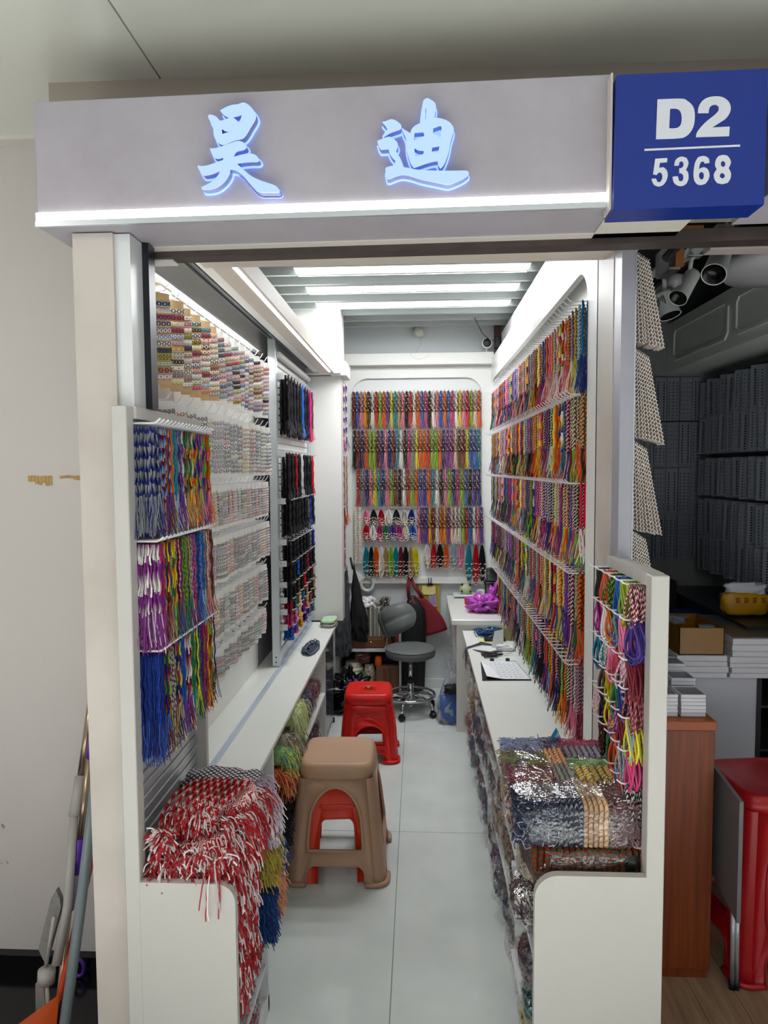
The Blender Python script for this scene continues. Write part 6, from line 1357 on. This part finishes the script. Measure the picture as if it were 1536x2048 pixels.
for lay in range(3):
    for ix in range(3):
        for iy in range(4 - lay):
            x, y = .665 + ix * .088, 2.215 + (iy + lay) * .088; nn = 6 if lay == 0 else 2; z = .851 + (0 if lay == 0 else .075 + (lay - 1) * .024)
            t = thing('small_box_pile', 'pile of small white flat boxes, column %s, %s deep, tier %s on cabinet' % (WORD[ix], WORD[iy], WORD[lay]), 'box pile', (x, y, z), 0, 'piles of flat boxes on the wooden cabinet')
            bmx = MATS.get('_fb')
            if not bmx:
                mm = MB(); mm.box(0, .078, 0, .08, 0, .0112, bev=.001); mm.box(.004, .074, .004, .076, .0112, .0116, mi=1); bmx = MATS['_fb'] = mm.mesh('flat_box', [boxw, print_])
            for q in range(nn): link('flat_box', bmx, t, (rb.uniform(-.001, .001), rb.uniform(-.001, .001), q * .0122))
# white counter with box stacks
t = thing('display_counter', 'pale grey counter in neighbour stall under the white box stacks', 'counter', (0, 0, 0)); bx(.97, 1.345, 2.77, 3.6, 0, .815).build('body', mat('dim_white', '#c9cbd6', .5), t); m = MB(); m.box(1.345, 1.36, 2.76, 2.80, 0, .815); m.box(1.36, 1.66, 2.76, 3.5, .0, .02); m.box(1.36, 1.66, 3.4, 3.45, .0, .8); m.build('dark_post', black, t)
for z in (.3, .5, .68): bx(1.36, 1.66, 2.8, 3.4, z, z + .01).build('shelf', mat('dim_rail', '#2a2c30', .5), t)
def slab_stack(x0, x1, y0, y1, z, hs, where):
    for i, h in enumerate(hs):
        dx = rb.uniform(-.006, .006); o = bx(x0 + dx, x1 + dx, y0, y1, z, z + h - .001, bev=.0015).build('flat_carton', boxw, None); z += h
        tag(o, 'flat white carton %s from bottom of the %s stack on neighbour counter' % (WORD[i], where), 'carton', 'flat white cartons on the neighbour counter')
    return z
z1 = slab_stack(1.03, 1.225, 2.75, 3.2, .816, [.021, .026, .020, .023], 'left')
z2 = slab_stack(1.235, 1.50, 2.75, 3.2, .816, [.020, .022, .018, .026, .022, .026, .025], 'right')
bx(1.25, 1.50, 2.77, 3.18, z2, z2 + .002).build('film_lid', mat('grey_lid', '#5a5a5e', .3), None); tag(bpy.data.objects['film_lid'], 'dull grey lid sheet on top of the right carton stack', 'lid')
t = thing('amber_box', 'open translucent amber box with silver packets on left carton stack', 'box', (1.035, 2.76, z1)); am = mat('amber_plastic', '#94640a', .3, var=.2, vscale=4)
m = MB(); m.box(0, .175, 0, .003, 0, .108); m.box(0, .175, .277, .28, 0, .108); m.box(0, .003, 0, .28, 0, .108); m.box(.172, .175, 0, .28, 0, .108); m.box(0, .175, 0, .28, 0, .003); m.build('walls', am, t)
for i, (x, y, r_) in enumerate(((.03, .15, .3), (.10, .06, -.3), (.02, .21, .1), (.08, .17, .8))): m = MB(); m.box(0, .06, 0, .045, .085, .10, bev=.003); o = m.build('silver_packet', mat('silver_packet', '#b4b8bc', .2, .5), t, False, (x, y, .004 * i)); o.rotation_euler[2] = r_
for i in range(3):
    o = bx(-.02 + i * .02, .32 + i * .03, 0, .16, 0, .012, bev=.002).build('blue_tray', mat('blue_tray', '#1c3a8c', .3), None, False, (1.0, 3.12 + i * .10, .905 + i * .006 + (.0 if i == 0 else .008 * i))); tag(o, 'flat blue tray %s in the overlapping row behind amber box' % WORD[i], 'tray', 'blue trays on neighbour counter')
t = thing('dark_cabinet', 'dark shelf block behind blue trays carrying clutter', 'cabinet', (0, 0, 0)); bx(.66, 1.34, 3.62, 4.0, 0, 1.06).build('body', mat('very_dark', '#101114', .6), t)
bx(1.36, 1.68, 2.9, 3.9, .84, .99).build('stacked_sheets', mat('dim_sheets', '#34363a', .35, var=.5, vscale=40), None); tag(bpy.data.objects['stacked_sheets'], 'dark stack of film wrapped sheets at right edge of neighbour counter', 'stack')
t = thing('crisp_bag', 'yellow snack packet with white torn top on dark stack', 'packet', (1.44, 3.10, 1.00)); m = MB(); m.blob((0, 0, .05), (.10, .04, .05), e=.5, amp=.15); m.build('packet', mat('packet_yellow', '#c8920c', .35), t, True); m = MB(); m.blob((.0, -.01, .115), (.085, .02, .025), e=.5, amp=.3); m.build('torn_top', mat('dim_white', '#c9cbd6', .5), t, True)
for i in range(4): glyph(t, mat('packet_red', '#8c1c10', .5), -.045 + i * .036, -.044, .068, .026, i + 40)
t = thing('label_jar', 'small clear jar with white label in dark background', 'jar', (1.18, 3.66, 1.06)); m = MB(); m.lathe([(.03, 0), (.035, .01), (.035, .09), (.03, .1)], n=20); m.build('jar', mat('dark_jar2', '#2a3038', .2), t, True); bx(-.028, .028, -.038, -.035, .02, .065).build('label', mat('dim_label', '#8c94b0', .5), t)
t = thing('bagged_chain', 'clear bag of pale chain loops on dark cabinet top', 'bag', (.98, 3.72, 1.06)); m = MB(); m.blob((0, 0, .04), (.16, .08, .045), amp=.3, n=26, m=14); m.build('bag_body', FILM, t, True); fringe(t, ('#8c8a80', '#5a5a58', '#a8a498'), 90, lambda q: (q.uniform(-.06, .06), q.uniform(-.06, 0), q.uniform(.0, .03)), lambda q, p: (q.uniform(-1, 1), q.uniform(-1, 1), .2), (.03, .05), .003, 4, .3, name='chain_loops')
# red stool, folding table and stool nested at right
stool('plastic_stool', 'tall dark red plastic stool at right edge of picture', (1.185, 2.36, 0), .12, .60, .40, .30, mat('dark_red_plastic', '#b4141c', .3), arch=(.60, .32, .82), notch=.18, captop=.05)
t = thing('folding_table', 'folded grey table leaning between wooden cabinet and red stool', 'table', (0, 0, 0)); m = MB(); m.prism([(2.06, .27), (2.42, .37), (2.42, .70), (2.06, .648)], [], lambda u, v, s: (.960 + .012 * s, u, v)); m.build('tabletop', mat('dim_grey_top', '#7a7678', .45), t)
for x in (.976, .99): m = MB(); m.tube([(x, 2.12, .30), (x + .012, 2.14, .02)], .007, 8); m.build('leg', alu, t, True); m = MB(); m.tube([(x + .011, 2.139, .03), (x + .012, 2.14, .0)], .010, 8); m.build('rubber_foot', black, t, True)

# ================================================================ CLEANING TOOLS AT LEFT
mg = mat('mop_grey', '#8f8d88', .9, var=.4, vscale=200, bump=.5, bscale=300); pur = mat('purple_plastic', '#5a2aa8', .35); lgrey = mat('light_grey_plastic', '#aaa79f', .4); steel = mat('brushed_steel', '#b09a80', .25, .9)
t = thing('flat_mop', 'flat mop with grey pad head and pale socket leaning on left wall', 'mop', (0, 0, 0))
m = MB(); m.tube([(-1.043, 1.85, .234), (-1.030, 1.90, .38), (-1.043, 1.98, .611)], .013, 10); m.build('shaft', lgrey, t, True)
m = MB(); m.tube([(-1.043, 1.98, .605), (-1.049, 2.04, .703)], .0175, 12); m.build('sleeve', lgrey, t, True)
m = MB(); m.tube([(-1.049, 2.04, .70), (-1.040, 2.13, .98)], .012, 8); m.build('pole', steel, t, True)
m = MB(); m.prism([(-1.118, .25), (-1.095, .205), (-1.052, .37), (-1.056, .395), (-1.068, .42), (-1.082, .395)], [], lambda u, v, s: (u, 1.885 + .018 * s + (v - .2) * .1, v)); m.build('mop_pad', mg, t)
m = MB(); m.tube([(-1.058, 1.875, .36), (-1.085, 1.868, .21)], .006, 6); m.build('frame_bar', lgrey, t, True)
m = MB(); m.tube([(-1.074, 1.855, .215), (-1.076, 1.852, .178)], .024, 16); m.build('socket', lgrey, t, True)
t = thing('flat_mop', 'second flat mop standing below the first, worn grey pad on the floor', 'mop', (0, 0, 0))
m = MB(); m.prism([(-1.10, 0), (-1.06, 0), (-1.072, .19), (-1.095, .19)], [], lambda u, v, s: (u, 1.85 - .02 * s, v)); m.build('mop_pad', mg, t)
m = MB(); m.tube([(-1.058, 1.83, .0), (-1.068, 1.84, .19)], .006, 8); m.build('frame_bar', lgrey, t, True)
t = thing('spin_mop', 'steel mop pole with purple grip leaning in the left corner', 'mop', (0, 0, 0))
for a, b, r_, mm, nmn in (((-1.020, 1.77, .02), (-1.037, 1.92, .351), .0085, steel, 'pole'), ((-1.037, 1.92, .351), (-1.031, 1.95, .442), .0135, mat('mauve_grip', '#8f84a0', .4), 'lower_grip'), ((-1.031, 1.95, .442), (-1.022, 1.97, .542), .0125, pur, 'grip'), ((-1.022, 1.97, .542), (-1.015, 2.03, .765), .0095, steel, 'pole'), ((-1.015, 2.03, .765), (-1.012, 2.05, .83), .0105, pur, 'upper_grip')):
    m = MB(); m.tube([a, b], r_, 10); m.build(nmn, mm, t, True)
m = MB(); m.tube([(-1.11 + .018 * cos(x), 2.10, .035 + .028 * sin(x)) for x in [i * 2 * pi / 18 for i in range(18)]], .006, 6, closed=True); m.build('hanging_ring', pur, t, True)
m = MB(); m.lathe([(.008, 0), (.014, .003), (.014, .012)], (-1.06, 1.93, .26), 10); m.build('clip', pur, t)
t = thing('broom', 'grey blue pole of a broom standing in front of other tools', 'broom', (0, 0, 0))
m = MB(); m.tube([(-.965, 1.70, .04), (-.962, 1.84, .401), (-.952, 1.94, .75)], .0145, 12); m.build('pole', mat('grey_blue_pole', '#7d8a8c', .35), t, True); m = MB(); m.lathe([(.028, 0), (.026, .08), (.018, .095)], (-.965, 1.715, .05), 16); m.build('socket', lgrey, t, True)
m = MB(); m.box(-1.06, -.86, 1.69, 1.74, 0.0, .055, bev=.01); m.build('bristle_head', mat('dark_bristle', '#2a2c30', .9), t)
t = thing('dustpan', 'long handled orange dustpan at bottom left', 'dustpan', (0, 0, 0))
m = MB(); m.tube([(-1.013, 1.80, .165), (-1.028, 1.97, .33), (-1.016, 2.06, .52), (-1.005, 2.13, .72)], [.009, .011, .017, .008], 8); m.build('handle', mat('orange_handle', '#c8461c', .4), t, True)
m = MB(); m.add([(-1.26, 1.62, .02), (-1.075, 1.72, .155), (-1.0, 1.74, .02), (-1.24, 1.66, .0), (-1.01, 1.80, .185), (-1.24, 1.78, .02)], [(0, 1, 2, 3), (1, 4, 2), (0, 5, 4, 1), (3, 2, 4, 5), (0, 3, 5)]); m.build('pan', mat('orange_pan', '#d8581c', .4), t)
